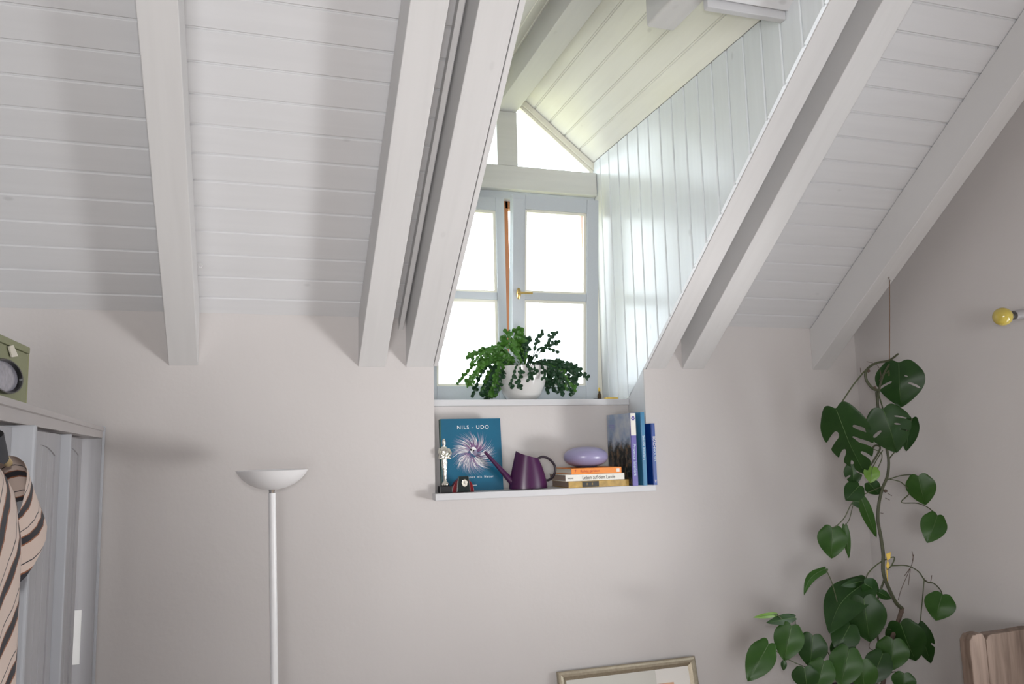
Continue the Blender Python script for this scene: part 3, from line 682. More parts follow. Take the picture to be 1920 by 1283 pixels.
# three books standing at the right end
M['navyblue'] = plain('royal_blue_cover', (0.006, 0.045, 0.26), 0.22, var=0.12, scale=20)
M['skyblue'] = plain('sea_blue_cover', (0.05, 0.20, 0.36), 0.15, var=0.2, scale=15)
M['violet'] = plain('violet_spine', (0.12, 0.10, 0.35), 0.3, var=0.06)
M['silverprint'] = plain('pale_blue_print', (0.50, 0.62, 0.70), 0.3)
def photocover():
    mt, nt, b = newmat('photo_cover'); L = nt.links
    tc = nt.nodes.new('ShaderNodeTexCoord'); sp = nt.nodes.new('ShaderNodeSeparateXYZ'); L.new(tc.outputs['Object'], sp.inputs[0])
    n1 = nt.nodes.new('ShaderNodeTexNoise'); n1.inputs['Scale'].default_value = 13; n1.inputs['Detail'].default_value = 5; L.new(tc.outputs['Object'], n1.inputs['Vector'])
    n2 = nt.nodes.new('ShaderNodeTexNoise'); n2.inputs['Scale'].default_value = 34; n2.inputs['Detail'].default_value = 6; L.new(tc.outputs['Object'], n2.inputs['Vector'])
    ma = nt.nodes.new('ShaderNodeMath'); ma.operation = 'MULTIPLY_ADD'; ma.inputs[1].default_value = 0.16; L.new(n1.outputs['Fac'], ma.inputs[0]); L.new(sp.outputs['Z'], ma.inputs[2])
    st = nt.nodes.new('ShaderNodeMapRange'); st.inputs[1].default_value = 0.235; st.inputs[2].default_value = 0.27; L.new(ma.outputs[0], st.inputs[0])
    lo = nt.nodes.new('ShaderNodeValToRGB'); cr = lo.color_ramp; cr.elements[0].position = 0.38; cr.elements[0].color = (0.012, 0.012, 0.012, 1); cr.elements[1].position = 0.66; cr.elements[1].color = (0.16, 0.10, 0.06, 1)
    e = cr.elements.new(0.5); e.color = (0.035, 0.045, 0.045, 1); L.new(n2.outputs['Fac'], lo.inputs[0])
    hi = nt.nodes.new('ShaderNodeValToRGB'); cr = hi.color_ramp; cr.elements[0].position = 0.35; cr.elements[0].color = (0.20, 0.28, 0.42, 1); cr.elements[1].position = 0.65; cr.elements[1].color = (0.44, 0.46, 0.50, 1); L.new(n1.outputs['Fac'], hi.inputs[0])
    mx = nt.nodes.new('ShaderNodeMix'); mx.data_type = 'RGBA'; L.new(st.outputs[0], mx.inputs[0]); L.new(lo.outputs[0], mx.inputs[6]); L.new(hi.outputs[0], mx.inputs[7])
    L.new(mx.outputs[2], b.inputs['Base Color']); b.inputs['Roughness'].default_value = 0.2; return mt
M['photo'] = photocover()
def standing(name, x0, w, y0, dep, h, cov, spm, label):
    b = tag(empty(name, (x0, y0, ZS)), label, 'book', 'books standing in the niche')
    box('cover', 0, 0.0025, 0.001, dep, 0, h, cov, b, 0.0006); box('cover', w-0.0025, w, 0.001, dep, 0, h, cov, b, 0.0006)
    bm = bmesh.new(); addbox(bm, 0, w, -0.003, 0.001, 0, h)
    bmesh.ops.bevel(bm, geom=[e for e in bm.edges if abs(e.verts[0].co.z-e.verts[1].co.z) > 0.1 and e.verts[0].co.y < 0], offset=0.002, segments=2, affect='EDGES')
    bmobj('spine', bm, spm, b); box('pages', 0.0027, w-0.0027, 0.0015, dep-0.004, 0.003, h-0.004, M['pages'], b); return b
dn = lambda x, z, yy=-0.0035: basis((x, yy, z), (0, 0, -1), (1, 0, 0))
p1 = standing('coffee_table_book', 1.536, 0.026, -0.078, 0.238, 0.310, M['photo'], M['violet'], 'tall interiors book with photo cover and violet and white spine')
box('spine_band', 0.001, 0.025, -0.0036, -0.0031, 0.214, 0.309, M['whitecover'], p1)
lettering('spine_title', 'Provence Interiors', 0.0195, M['silverprint'], p1, dn(0.0135, 0.110), 1.0, 0.92)
for i in range(6):
    a = i*1.047
    box('emblem_petal', 0.013+0.006*math.cos(a)-0.003, 0.013+0.006*math.cos(a)+0.003, -0.0042, -0.0037, 0.287+0.0065*math.sin(a)-0.003, 0.287+0.0065*math.sin(a)+0.003, M['violet'], p1)
for i in range(3): box('cover_line', -0.0004, -0.0001, 0.16, 0.225-0.012*i, 0.262-0.009*i, 0.2645-0.009*i, M['violet'], p1)
p2 = standing('coffee_table_book', 1.582, 0.019, -0.086, 0.236, 0.313, M['skyblue'], M['skyblue'], 'glossy sea blue interiors book, middle of the three standing books')
lettering('spine_title', 'Seaside Interiors', 0.0165, M['silverprint'], p2, dn(0.0095, 0.160), 1.0, 0.95)
p3 = standing('coffee_table_book', 1.632, 0.0185, -0.083, 0.20, 0.264, M['navyblue'], M['navyblue'], 'royal blue book titled Beach Houses at the end of the shelf')
lettering('spine_title', 'BEACH', 0.0155, M['printwhite'], p3, dn(0.011, 0.183), 1.0, 1.05)
lettering('spine_title', 'HOUSES', 0.0150, M['silverprint'], p3, dn(0.011, 0.128), 1.0, 1.0)
for sg in (-1, 1): tube('publisher_mark', [(0.010, -0.0035, 0.010), (0.010+0.004*sg, -0.0035, 0.022)], 0.0011, M['printwhite'], p3, 6)

# ------------------------------------------------------------------ on the window sill
ZL = 1.9502
M['ceramic'] = plain('white_glazed_ceramic', (0.64, 0.63, 0.615), 0.08, coat=0.5)
M['soil'] = plain('potting_soil', (0.03, 0.02, 0.013), 0.95, bump=0.6, scale=120, var=0.3)
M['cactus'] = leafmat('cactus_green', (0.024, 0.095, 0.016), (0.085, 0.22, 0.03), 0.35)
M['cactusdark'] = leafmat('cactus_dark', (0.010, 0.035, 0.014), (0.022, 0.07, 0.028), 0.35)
M['stemwood'] = plain('brown_stem', (0.10, 0.075, 0.035), 0.7, var=0.3)
cp = tag(empty('potted_cactus', (1.172, 0.290, ZL)), 'bushy green leaf cactus in a white bowl pot on the window sill', 'plant')
pot = lathe('pot', [(0, 0), (0.060, 0), (0.068, 0.004), (0.088, 0.030), (0.106, 0.070), (0.117, 0.115), (0.121, 0.150), (0.1215, 0.156), (0.117, 0.157), (0.113, 0.150), (0.108, 0.115), (0.09, 0.06), (0, 0.04)], M['ceramic'], cp, 56)
lathe('soil', [(0, 0.140), (0.108, 0.138), (0.10, 0.10), (0, 0.10)], M['soil'], cp, 32)
rnd = random.Random(11)
def addpad(bm, c, d, nrm, L_, W_, th=0.0022):
    d = d.normalized(); s_ = d.cross(nrm).normalized(); nn = s_.cross(d).normalized()
    outl = [(-0.5, 0.16), (-0.30, 0.70), (-0.02, 1.0), (0.3, 0.92), (0.5, 0.45), (0.5, -0.45), (0.3, -0.92), (-0.02, -1.0), (-0.30, -0.70), (-0.5, -0.16)]
    ring = [bm.verts.new(c + d*(u*L_) + s_*(w*W_/2)) for u, w in outl]
    a = bm.verts.new(c+nn*th); b = bm.verts.new(c-nn*th); n = len(ring)
    for i in range(n):
        bm.faces.new((ring[i], ring[(i+1) % n], a)); bm.faces.new((ring[(i+1) % n], ring[i], b))
def branch(pts, mat, wmul=1.0, bare=0.25):
    path = spline(pts, 10); bm = bmesh.new()
    L_ = [0]
    for i in range(1, len(path)): L_.append(L_[-1]+(path[i]-path[i-1]).length)
    tot = L_[-1]
    def pos(s):
        s = max(0, min(tot, s))
        for i in range(1, len(path)):
            if L_[i] >= s: return path[i-1].lerp(path[i], (s-L_[i-1])/max(1e-9, L_[i]-L_[i-1]))
        return path[-1]
    nb_ = max(2, int(len(path)*bare)+2); addtube(bm, path[:nb_], 0.0022, 5)
    s = tot*bare
    while s < tot:
        seg = rnd.uniform(0.019, 0.024)
        a, b = pos(s), pos(s+seg); d = b-a
        if d.length < 1e-4: break
        q = Vector((rnd.uniform(-0.6, 0.6), -1, rnd.uniform(-0.5, 0.5)))
        addpad(bm, (a+b)/2, d, q, seg*1.0, rnd.uniform(0.015, 0.021)*wmul*(0.7 if s < tot*0.45 else 1.0)); s += seg*0.98
        for _k in range(2 if (s > tot*0.5 and rnd.random() < 0.6) else 0):
            sd = d.normalized(); e = Vector((rnd.uniform(-1, 1), rnd.uniform(-0.6, 0.3), rnd.uniform(-0.5, 0.8))).normalized()
            addpad(bm, b+(sd*0.3+e*0.7).normalized()*0.012, (sd*0.3+e*0.7), q, rnd.uniform(0.018, 0.024), rnd.uniform(0.016, 0.021)*wmul)
    return bmobj('branch', bm, mat, cp)
def arch(ang, reach, rise, end, yy, mat, bare=0.25, wm=1.0):
    dx = math.cos(ang); p0 = Vector((0.03*dx, rnd.uniform(-0.02, 0.02), 0.135))
    p1 = Vector((dx*reach*0.38, yy*0.4, 0.135+rise)); p2 = Vector((dx*reach*0.75, yy*0.8, 0.135+rise*0.75+(end-0.135)*0.35)); p3 = Vector((dx*reach, yy, end))
    return branch([p0, p1, p2, p3], mat, wm, bare)
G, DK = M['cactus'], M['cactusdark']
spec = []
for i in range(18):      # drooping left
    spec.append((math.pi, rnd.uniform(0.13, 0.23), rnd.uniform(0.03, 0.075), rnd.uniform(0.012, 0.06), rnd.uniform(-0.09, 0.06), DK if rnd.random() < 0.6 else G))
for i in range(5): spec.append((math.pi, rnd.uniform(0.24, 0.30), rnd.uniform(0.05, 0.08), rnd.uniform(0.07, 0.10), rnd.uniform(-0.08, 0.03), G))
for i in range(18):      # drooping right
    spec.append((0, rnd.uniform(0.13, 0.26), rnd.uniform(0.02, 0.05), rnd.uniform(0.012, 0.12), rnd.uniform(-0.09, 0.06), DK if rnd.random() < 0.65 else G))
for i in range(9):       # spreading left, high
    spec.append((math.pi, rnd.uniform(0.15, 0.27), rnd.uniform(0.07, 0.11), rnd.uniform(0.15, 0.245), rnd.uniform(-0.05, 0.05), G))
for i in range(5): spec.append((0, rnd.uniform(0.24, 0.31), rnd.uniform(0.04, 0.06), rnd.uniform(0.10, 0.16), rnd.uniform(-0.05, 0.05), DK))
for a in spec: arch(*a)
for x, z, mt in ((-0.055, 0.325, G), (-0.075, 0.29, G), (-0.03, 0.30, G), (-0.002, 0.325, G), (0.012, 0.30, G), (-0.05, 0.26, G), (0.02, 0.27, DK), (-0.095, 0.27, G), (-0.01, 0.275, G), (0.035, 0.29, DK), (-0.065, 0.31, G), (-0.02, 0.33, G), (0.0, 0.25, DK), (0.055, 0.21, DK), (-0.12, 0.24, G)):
    branch([(0.2*x, 0.0, 0.13), (0.3*x+0.01, rnd.uniform(-0.03, 0.02), 0.13+(z-0.13)*0.35), (0.8*x, rnd.uniform(-0.04, 0.03), 0.13+(z-0.13)*0.72), (x, rnd.uniform(-0.05, 0.03), z)], mt, 1.25, 0.35)
for pts in ([(0.03, 0, 0.14), (0.06, -0.01, 0.22), (0.075, -0.01, 0.29), (0.105, -0.02, 0.315)], [(0.03, 0, 0.14), (0.085, 0, 0.24), (0.125, 0.0, 0.25), (0.17, 0, 0.235)], [(0.10, 0, 0.24), (0.135, 0, 0.26), (0.145, 0.0, 0.295), (0.172, 0, 0.315)], [(0.04, 0, 0.15), (0.09, 0.01, 0.22), (0.14, 0.0, 0.262), (0.185, 0, 0.27)]):
    branch(pts, DK, 0.95, 0.5)
for pts in ([(-0.02, -0.06, 0.15), (-0.06, -0.115, 0.155), (-0.08, -0.128, 0.11), (-0.10, -0.13, 0.06)], [(-0.02, -0.07, 0.15), (-0.045, -0.12, 0.158), (-0.05, -0.132, 0.11), (-0.06, -0.13, 0.06)], [(0.02, -0.07, 0.15), (0.02, -0.125, 0.155), (0.01, -0.135, 0.11), (-0.02, -0.128, 0.08)], [(0.04, -0.06, 0.15), (0.055, -0.115, 0.155), (0.075, -0.125, 0.115), (0.065, -0.125, 0.10)], [(0.0, -0.07, 0.15), (-0.015, -0.12, 0.16), (-0.005, -0.132, 0.13), (0.0, -0.132, 0.105)]):
    branch(pts, DK, 0.8, 0.3)
bt = tag(empty('small_bottle', (1.560, 0.285, ZL)), 'tiny dark brown bottle at the right end of the window sill', 'bottle')
M['brownglass'] = plain('brown_glass', (0.06, 0.035, 0.012), 0.15, var=0.1); M['yellow'] = plain('yellow_sponge', (0.72, 0.50, 0.10), 0.7, var=0.06)
lathe('body', [(0, 0), (0.0095, 0), (0.010, 0.003), (0.010, 0.026), (0.006, 0.034), (0.0045, 0.044), (0, 0.044)], M['brownglass'], bt, 20)
lathe('cap', [(0, 0.0442), (0.0055, 0.0442), (0.005, 0.056), (0.002, 0.062), (0, 0.062)], M['yellow'], bt, 16)
yb = tag(box('cleaning_pad', 1.572, 1.632, 0.23, 0.262, ZL, ZL+0.0115, M['yellow'], None, 0.003), 'flat yellow pad at the right end of the window sill', 'pad')
bk = tag(box('metal_clip', 1.515, 1.548, 0.24, 0.262, ZL, ZL+0.007, M['black'], None, 0.002), 'small black clip lying beside the tiny bottle', 'clip')

# ------------------------------------------------------------------ framed picture leaning on the wall
M['champagne'] = plain('champagne_gilt', (0.36, 0.31, 0.23), 0.38, metal=0.55, bump=0.08, scale=90, var=0.22)
M['mat'] = plain('picture_mat', (0.60, 0.59, 0.54), 0.6); M['print'] = plain('picture_print', (0.66, 0.38, 0.24), 0.6, var=0.3, scale=12)
M['printlight'] = plain('picture_margin', (0.74, 0.71, 0.67), 0.6)
LE = 12.0; FH = 0.842; FW = 0.634
pf = tag(empty('picture_frame', (1.186, -0.016-FH*math.sin(R(LE)), 0.0005)), 'champagne gilt picture frame with pale mat leaning on the wall', 'picture')
pf.rotation_euler = (R(-LE), 0, 0)
fw = 0.036
def moulding(poly_len, mtx, mitre):
    prof = [(0, 0.0), (0, -0.014), (0.004, -0.017), (0.012, -0.018), (0.022, -0.0165), (0.030, -0.011), (fw-0.003, -0.009), (fw, -0.007), (fw, 0.0)]
    n = len(prof); v = []
    for e in (0, 1):
        for w, d in prof: v.append(mtx @ Vector(((w if e == 0 else poly_len-w), d, w)))
    f = [tuple(range(n)), tuple(range(2*n-1, n-1, -1))] + [(i, (i+1) % n, n+(i+1) % n, n+i) for i in range(n)]
    pydata('moulding', v, f, M['champagne'], pf)
moulding(FW, basis((0, 0, 0), (1, 0, 0), (0, 1, 0)), 1)
moulding(FW, basis((FW, 0, FH), (-1, 0, 0), (0, 1, 0)), 1)
moulding(FH, Matrix(((0, 0, 1, 0), (0, 1, 0, 0), (1, 0, 0, 0), (0, 0, 0, 1))), 1)
moulding(FH, Matrix(((0, 0, -1, FW), (0, 1, 0, 0), (1, 0, 0, 0), (0, 0, 0, 1))), 1)
box('mat', fw-0.004, FW-fw+0.004, -0.006, -0.001, fw-0.004, FH-fw+0.004, M['mat'], pf)
box('print_margin', 0.440, FW-fw, -0.0068, -0.0062, 0.10, FH-fw, M['printlight'], pf)
box('print', 0.405, 0.520, -0.0075, -0.0069, 0.18, 0.750, M['print'], pf)

# ------------------------------------------------------------------ rustic timber chair at the right edge
M['rustic'] = wood('weathered_timber', (0.23, 0.165, 0.13), 'Z', rough=0.75, var=0.2, knots=0.6, bump=0.5, dark=(0.12, 0.08, 0.06), stretch=10, fine=26)
rc = tag(empty('rustic_chair', (2.50, -0.90, 0.0)), 'rough weathered timber chair back at the right edge', 'chair')
def plank(name, x0, x1, z0, z1, y0, th, parent, seed):
    r_ = random.Random(seed); n = 14; out = []
    for i in range(n+1): out.append((x0+r_.uniform(-0.0015, 0.0015), z0+(z1-z0-0.02)*i/n))
    for i in range(n+1):
        u = i/n; out.append((x0+0.012+(x1-x0-0.024)*u, z1-0.002*math.sin(u*5+1)+r_.uniform(-0.001, 0.001)-0.018*(1 if u == 0 else 0)*0.3))
    for i in range(n, -1, -1): out.append((x1+r_.uniform(-0.0015, 0.0015), z0+(z1-z0-0.02)*i/n))
    return prism(name, out, 'Y', y0, y0+th, M['rustic'], parent, 0.004)
plank('back_plank', -0.077, -0.003, 0.40, 1.040, 0.0, 0.045, rc, 1); plank('back_plank', -0.001, 0.29, 0.40, 1.036, 0.001, 0.045, rc, 2)
box('seat', -0.08, 0.29, -0.42, 0.04, 0.40-0.045, 0.399, M['rustic'], rc, 0.006)
for x in (-0.06, 0.25):
    for yy in (-0.40, 0.0): box('leg', x, x+0.045, yy, yy+0.045, 0, 0.354, M['rustic'], rc, 0.004)

# ------------------------------------------------------------------ wall lamp with yellow bulb
M['bulb'] = plain('yellow_bulb_glass', (0.48, 0.37, 0.07), 0.08, coat=0.6)
M['socketblack'] = plain('dark_socket', (0.05, 0.045, 0.04), 0.35, var=0.2)
M['socketgrey'] = plain('pale_sleeve', (0.34, 0.32, 0.325), 0.4)
bp_ = at(1880, 594, -1.06); 
wl = tag(empty('wall_lamp', tuple(bp_)), 'bare yellow globe bulb in a grey sleeve on the right wall', 'lamp')
lathe('bulb', [(0, -0.033)]+[(0.033*math.cos(t*math.pi/20), 0.033*math.sin(t*math.pi/20)) for t in range(-9, 8)]+[(0.0125, 0.0325), (0.0115, 0.037), (0, 0.037)], M['bulb'], wl, 36)
lathe('socket', [(0, 0.0335), (0.0145, 0.0335), (0.016, 0.038), (0.0165, 0.048), (0.0145, 0.052), (0.0145, 0.058), (0, 0.058)], M['socketblack'], wl, 24)
lathe('sleeve', [(0, 0.054), (0.0165, 0.0545), (0.0175, 0.056), (0.0175, 0.222), (0, 0.222)], M['socketgrey'], wl, 24)
lathe('wall_plate', [(0, 0.222), (0.045, 0.222), (0.047, 0.225), (0.047, 0.236), (0, 0.236)], M['socketgrey'], wl, 28)
wl.rotation_euler = Vector((1, 0.0, 0.13)).to_track_quat('Z', 'Y').to_euler()

# ------------------------------------------------------------------ climbing plant with its string
M['leaf'] = leafmat('dark_leaf', (0.008, 0.028, 0.006), (0.022, 0.065, 0.012), 0.38)
M['leafmid'] = leafmat('mid_leaf', (0.014, 0.050, 0.006), (0.036, 0.10, 0.014), 0.38)
M['leaflight'] = leafmat('young_leaf', (0.09, 0.20, 0.025), (0.16, 0.28, 0.05), 0.35)
M['vine'] = plain('vine_stem', (0.055, 0.06, 0.03), 0.6, var=0.35, scale=45, bump=0.2)
M['petiole'] = plain('leaf_stalk', (0.06, 0.075, 0.03), 0.5, var=0.2)
M['dry'] = plain('dry_root', (0.09, 0.06, 0.045), 0.8, var=0.3)
M['twine'] = plain('brown_twine', (0.20, 0.13, 0.09), 0.9, bump=0.4, scale=500, var=0.2)
M['potdark'] = plain('dark_pot', (0.02, 0.015, 0.013), 0.5, var=0.1)
M['rib'] = plain('leaf_rib', (0.06, 0.12, 0.03), 0.4)
PY = -0.45
pl = tag(empty('climbing_plant', (2.33, PY, 0.0)), 'tall climbing split-leaf plant tied up on a string in the corner', 'plant')
pl_off = Vector((2.33, PY, 0.0))
def pp(x, y, dy=0.0): return at(x, y, PY+dy) - pl_off
def stalk(name, px, r, mat, dys=None, n=7):
    dys = dys or [0]*len(px)
    pts = spline([pp(p[0], p[1], d) for p, d in zip(px, dys)], 6)
    return tube(name, pts, r, mat, pl, n)
stalk('stem', [(1684, 664), (1667, 676), (1643, 681), (1625, 694), (1624, 712), (1636, 728), (1648, 733)], lambda t: 0.0042+0.0025*t, M['vine'])
stalk('stem', [(1672, 676), (1657, 702), (1648, 733), (1646, 760), (1653, 790), (1660, 830), (1666, 862), (1664, 892), (1655, 915), (1648, 944), (1646, 975), (1652, 1010), (1656, 1040), (1656, 1072), (1665, 1100), (1680, 1130), (1692, 1142)], lambda t: 0.0042+0.0040*t, M['vine'], [0]*17)
stalk('stem', [(1692, 1140), (1686, 1160), (1675, 1190), (1664, 1230), (1655, 1290), (1650, 1330)], lambda t: 0.0088+0.001*t, M['dry'])
stalk('stem', [(1643, 735), (1646, 775), (1642, 800)], 0.005, M['vine'], [0.01]*3)
for px, r in (([(1658, 1088), (1651, 1108), (1640, 1150), (1648, 1210)], 0.0045), ([(1632, 850), (1640, 836), (1650, 842), (1628, 880)], 0.004)):
    stalk('stem', px, r, M['vine'], [0.02]*len(px))
def leaf(b, t, w, mat='leaf', dy=0.0, tip=0.0, tilt=0.0, curl=0.12, slots=(), fold=0.18, notch=0.09, shape=1.0, side=0.0):
    """heart-shaped leaf from its stalk end b to its tip t (photo positions at the plant's own depth), w wide"""
    B = pp(b[0], b[1], dy); T = pp(t[0], t[1], dy+tip); d = T-B; L_ = d.length; d.normalize()
    view = (pl_off+B-CAM).normalized(); s_ = d.cross(view).normalized(); s_ = (Quaternion(d, tilt) @ s_); nn = s_.cross(d).normalized()
    W_ = w/F*(pl_off+B-CAM).length
    nu, nv = (60, 36) if slots else (18, 12); v, f = [], []
    for j in range(nu+1):
        u = j/nu
        hw = W_/2*(max(0.0, math.sin(math.pi*(0.20+0.80*u**0.9)))**0.72)*(1-0.22*u**5) if u < 1 else 0.0
        for i in range(nv+1):
            q = -1+2*i/nv
            al = L_*u - L_*notch*(1-u)**2.5*math.sin(math.pi*min(1, abs(q)))**0.8 + L_*0.05*(1-u)**4*abs(q)**6
            p = B + d*al + s_*(q*hw + side*L_*math.sin(math.pi*u)*0.2) + nn*(-fold*hw*(1-abs(q))*0.8 + curl*L_*(u-0.35)**2 + 0.012*W_*math.sin(9*u+3*q))
            v.append(p)
    for j in range(nu):
        for i in range(nv):
            q = -1+2*(i+0.5)/nv; u = (j+0.5)/nu; skip = False
            for (uc, wd_, q0_, q1_, sgn) in slots:
                aq = sgn*q
                if q0_ < aq < q1_ and abs(u-(uc+0.20*(aq-q0_))) < wd_*math.sqrt(max(0.0, min(1, (aq-q0_)/0.12)))*(1.0 if q1_ > 1 else math.sqrt(max(0, min(1, (q1_-aq)/0.12)))): skip = True
            if not skip: f.append((j*(nv+1)+i, j*(nv+1)+i+1, (j+1)*(nv+1)+i+1, (j+1)*(nv+1)+i))
    o = pydata('leaf', v, f, M[mat], pl, True)
    if slots:
        bm = bmesh.new(); bm.from_mesh(o.data)
        bmesh.ops.delete(bm, geom=[q for q in bm.verts if not q.link_faces], context='VERTS')
        for _ in range(6):
            new = {}
            for q in bm.verts:
                nb_ = [e.other_vert(q).co for e in q.link_edges if e.is_boundary]
                if len(nb_) == 2: new[q] = q.co*0.5 + (nb_[0]+nb_[1])*0.25
            for q, co in new.items(): q.co = co
        bm.to_mesh(o.data); bm.free()
    bm = bmesh.new(); addtube(bm, [Vector(v[j*(nv+1)+nv//2]) for j in range(0, nu, max(1, nu//9))], lambda t: 0.0013*(1-t)+0.0004, 5)
    bmobj('midrib', bm, M['rib'], o, True); return o
SL = [(0.30, 0.030, 0.35, 1.1, 1), (0.48, 0.032, 0.3, 1.1, 1), (0.66, 0.03, 0.3, 1.1, 1), (0.34, 0.05, 0.25, 1.1, -1), (0.58, 0.035, 0.3, 1.1, -1), (0.42, 0.02, 0.15, 0.45, 1), (0.75, 0.03, 0.3, 1.1, -1)]
leaf((1686, 682), (1689, 764), 78, dy=-0.03, slots=[(0.42, 0.022, 0.25, 1.1, -1), (0.45, 0.022, 0.3, 0.95, 1), (0.3, 0.02, 0.15, 0.4, 1)], tilt=0.2)
leaf((1656, 768), (1682, 850), 74, dy=-0.05, slots=[(0.22, 0.016, 0.3, 1.1, 1), (0.36, 0.02, 0.2, 0.55, 1), (0.45, 0.03, 0.35, 0.9, -1), (0.5, 0.016, 0.4, 1.1, 1)], tilt=-0.15)
leaf((1569, 768), (1621, 893), 84, dy=-0.03, slots=SL, tilt=0.35, shape=1.1)
leaf((1710, 786), (1698, 846), 30, dy=0.02, tilt=0.4)
leaf((1636, 877), (1632, 906), 26, 'leaflight', dy=-0.05)
leaf((1598, 872), (1602, 912), 30, dy=0.01, slots=[(0.3, 0.04, 0.3, 1.1, 1), (0.5, 0.04, 0.3, 1.1, -1)])
leaf((1611, 911), (1586, 938), 34, dy=-0.02); leaf((1628, 905), (1650, 928), 26, dy=0.02); leaf((1600, 940), (1632, 944), 20, dy=0.0)
leaf((1613, 930), (1644, 1010), 20, 'leafmid', dy=-0.01, notch=0.05); leaf((1620, 950), (1641, 985), 16, dy=0.01, notch=0.05)
leaf((1722, 893), (1735, 948), 46, 'leafmid', dy=-0.04, tilt=0.1); leaf((1757, 967), (1739, 1018), 40, 'leafmid', dy=-0.10, tilt=-0.2)
leaf((1561, 990), (1559, 1048), 48, 'leafmid', dy=0.03); leaf((1584, 985), (1592, 1048), 13, 'leafmid', dy=0.03, notch=0.05)
leaf((1548, 1067), (1508, 1116), 15, 'leafmid', dy=0.03, notch=0.05, side=-0.7)
leaf((1624, 1094), (1554, 1186), 62, dy=-0.03, tilt=0.3, side=-0.5); leaf((1619, 1122), (1631, 1206), 64, dy=-0.06)
leaf((1620, 1094), (1649, 1112), 30, dy=-0.05); leaf((1617, 1090), (1578, 1099), 14, dy=-0.02, notch=0.05); leaf((1646, 1110), (1672, 1124), 15, dy=-0.02, notch=0.05)
leaf((1594, 1172), (1568, 1222), 46, dy=-0.04); leaf((1592, 1218), (1576, 1290), 52, 'leafmid', dy=-0.08); leaf((1675, 1200), (1671, 1258), 50, 'leafmid', dy=-0.06)
leaf((1655, 1226), (1632, 1284), 42, dy=-0.09); leaf((1688, 1168), (1717, 1242), 60, dy=-0.03, tilt=0.2); leaf((1722, 1172), (1746, 1246), 32, dy=0.0, slots=[(0.5, 0.03, 0.6, 1.1, 1)])
leaf((1767, 1116), (1754, 1164), 46, 'leafmid', dy=-0.12, tilt=0.2); leaf((1441, 1208), (1402, 1278), 46, 'leafmid', dy=0.0); leaf((1484, 1174), (1470, 1240), 49, 'leafmid', dy=-0.02)
leaf((1457, 1152), (1413, 1158), 9, 'leaflight', dy=0.01, notch=0.03); leaf((1490, 1158), (1438, 1168), 17, dy=0.0, notch=0.06); leaf((1524, 1192), (1519, 1253), 50, dy=-0.02)
leaf((1470, 1240), (1469, 1258), 10, dy=-0.02); leaf((1508, 1252), (1514, 1296), 44, dy=-0.06); leaf((1695, 1263), (1694, 1300), 36, 'leafmid', dy=-0.08)
leaf((1545, 1240), (1530, 1300), 44, 'leafmid', dy=-0.05); leaf((1615, 1240), (1622, 1300), 46, 'leafmid', dy=-0.11); leaf((1575, 1200), (1590, 1250), 40, dy=-0.01)
pet = [([(1623, 694), (1600, 722), (1575, 760), (1569, 770)], 0.0028), ([(1662, 700), (1672, 690), (1686, 682)], 0.0028), ([(1648, 740), (1652, 755), (1656, 768)], 0.003), ([(1666, 862), (1690, 830), (1705, 795), (1710, 786)], 0.0025),
 ([(1663, 900), (1690, 892), (1712, 891), (1722, 894)], 0.0022), ([(1664, 898), (1690, 905), (1705, 924), (1690, 942), (1720, 944), (1740, 952), (1757, 967)], 0.0022), ([(1655, 912), (1625, 925), (1600, 940), (1584, 970), (1570, 985), (1561, 990)], 0.002), ([(1600, 945), (1592, 975), (1584, 985)], 0.0016),
 ([(1622, 1092), (1628, 1075), (1650, 1055), (1676, 1045), (1672, 1060), (1663, 1069)], 0.0026), ([(1672, 1061), (1700, 1061), (1722, 1072), (1735, 1090), (1750, 1094), (1762, 1105), (1767, 1116)], 0.0024), ([(1733, 1085), (1729, 1130), (1725, 1172)], 0.0022),
 ([(1549, 1068), (1562, 1100), (1575, 1160), (1580, 1250)], 0.002), ([(1457, 1152), (1480, 1178), (1500, 1205), (1545, 1262)], 0.0022), ([(1490, 1158), (1500, 1195), (1560, 1262)], 0.0018), ([(1441, 1208), (1480, 1238), (1560, 1270)], 0.002),
 ([(1688, 1168), (1670, 1200), (1650, 1270)], 0.003), ([(1594, 1172), (1600, 1220), (1605, 1290)], 0.0026), ([(1524, 1192), (1550, 1220), (1585, 1290)], 0.0022), ([(1675, 1200), (1660, 1250), (1640, 1290)], 0.0022), ([(1695, 1263), (1670, 1262), (1645, 1290)], 0.002), ([(1636, 877), (1645, 860), (1655, 845)], 0.002), ([(1628, 905), (1645, 880), (1652, 850), (1610, 838), (1600, 855)], 0.002)]
for px, r in pet: stalk('leaf_stalk', px, r, M['petiole'], None, 6)
for px in ([(1710, 1034), (1712, 1050), (1705, 1070), (1690, 1105), (1684, 1126)], [(1713, 1040), (1711, 1052)], [(1706, 1066), (1696, 1080)], [(1707, 1068), (1703, 1098)], [(1735, 1088), (1744, 1093), (1747, 1079)], [(1623, 694), (1615, 700), (1613, 690)], [(1625, 678), (1645, 685), (1652, 705), (1648, 715)], [(1664, 925), (1672, 930)], [(1660, 934), (1668, 938)], [(1651, 962), (1656, 963)], [(1640, 1178), (1672, 1180)], [(1637, 1190), (1630, 1215), (1648, 1222)]):
    stalk('aerial_root', px, 0.0013, M['dry'], None, 5)
for (x, y) in ((1660, 921), (1691, 1148), (1628, 696), (1640, 728)):
    p = pp(x, y); lathe('node', [(0, -0.007), (0.007, -0.004), (0.0085, 0.001), (0.006, 0.006), (0, 0.008)], M['dry'], pl, 10, loc=p)
zp = pp(1600, 1302).z
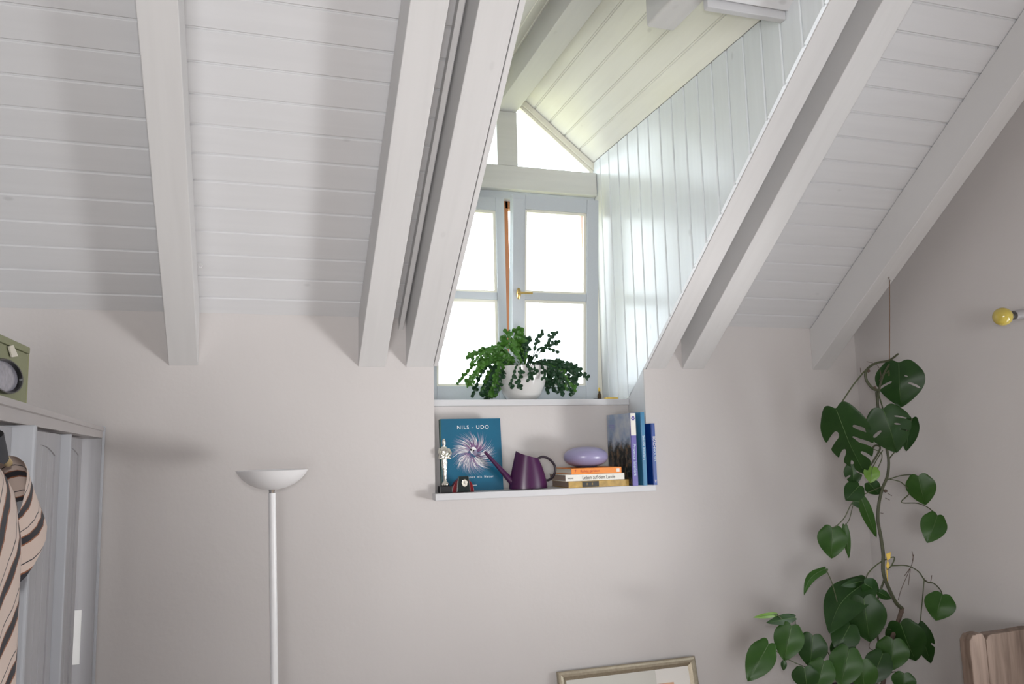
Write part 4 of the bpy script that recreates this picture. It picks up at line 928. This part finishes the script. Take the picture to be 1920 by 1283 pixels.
lathe('pot', [(0, zp-0.24), (0.11, zp-0.24), (0.115, zp-0.23), (0.15, zp-0.02), (0.156, zp), (0.146, zp), (0.14, zp-0.02), (0, zp-0.03)], M['potdark'], pl, 40)
lathe('soil', [(0, zp-0.012), (0.138, zp-0.015), (0.13, zp-0.028), (0, zp-0.028)], M['soil'], pl, 24)
ps = tag(empty('plant_stand', (2.33, PY, 0.0)), 'dark wooden stool under the climbing plant', 'stand')
zt = zp-0.2405
box('stand_top', -0.16, 0.16, -0.16, 0.16, zt-0.025, zt, M['rustic'], ps, 0.004)
for a in (-0.13, 0.13):
    for b_ in (-0.13, 0.13): box('leg', a-0.016, a+0.016, b_-0.016, b_+0.016, 0, zt-0.0255, M['rustic'], ps, 0.003)
st_ = tag(empty('support_string', (2.62, -0.47, 2.43)), 'brown twine from the rafter hook down to the climbing plant', 'string')
o_ = Vector((2.62, -0.47, 2.43)); a = Vector((2.622, -0.468, 2.428)); bpt = at(1668, 670, PY)
tube('twine', [a-o_, (a.lerp(bpt, 0.5)-o_)+Vector((0.001, 0, 0)), bpt-o_, at(1667, 705, PY)-o_], 0.0019, M['twine'], st_, 6)
tube('hook', [(0, 0, 0.012), (0.0, 0, 0.004), (-0.006, -0.004, -0.002), (-0.004, -0.007, -0.010), (0.004, -0.004, -0.010)], 0.0016, M['wire'], st_, 6)
tube('knot_end', spline([a-o_, a-o_+Vector((-0.012, -0.004, 0.008)), a-o_+Vector((-0.006, -0.008, 0.024)), a-o_+Vector((0.004, -0.01, 0.030))], 5), 0.0013, M['twine'], st_, 5)
yt = tag(empty('sticky_trap', tuple(at(1666, 1052, PY-0.03))), 'yellow sticky insect trap stuck on the climbing plant', 'insect trap')
prism('card', [(-0.010, 0.028), (0.014, 0.034), (0.010, 0.010), (-0.004, 0.002), (0.004, -0.018), (-0.008, -0.034), (-0.014, -0.020), (-0.006, 0.0)], 'Y', -0.0008, 0.0008, M['yellow'], yt)
prism('stake', [(-0.0125, -0.034), (-0.0095, -0.034), (-0.0085, -0.075), (-0.011, -0.08)], 'Y', 0.001, 0.004, M['yellow'], yt)
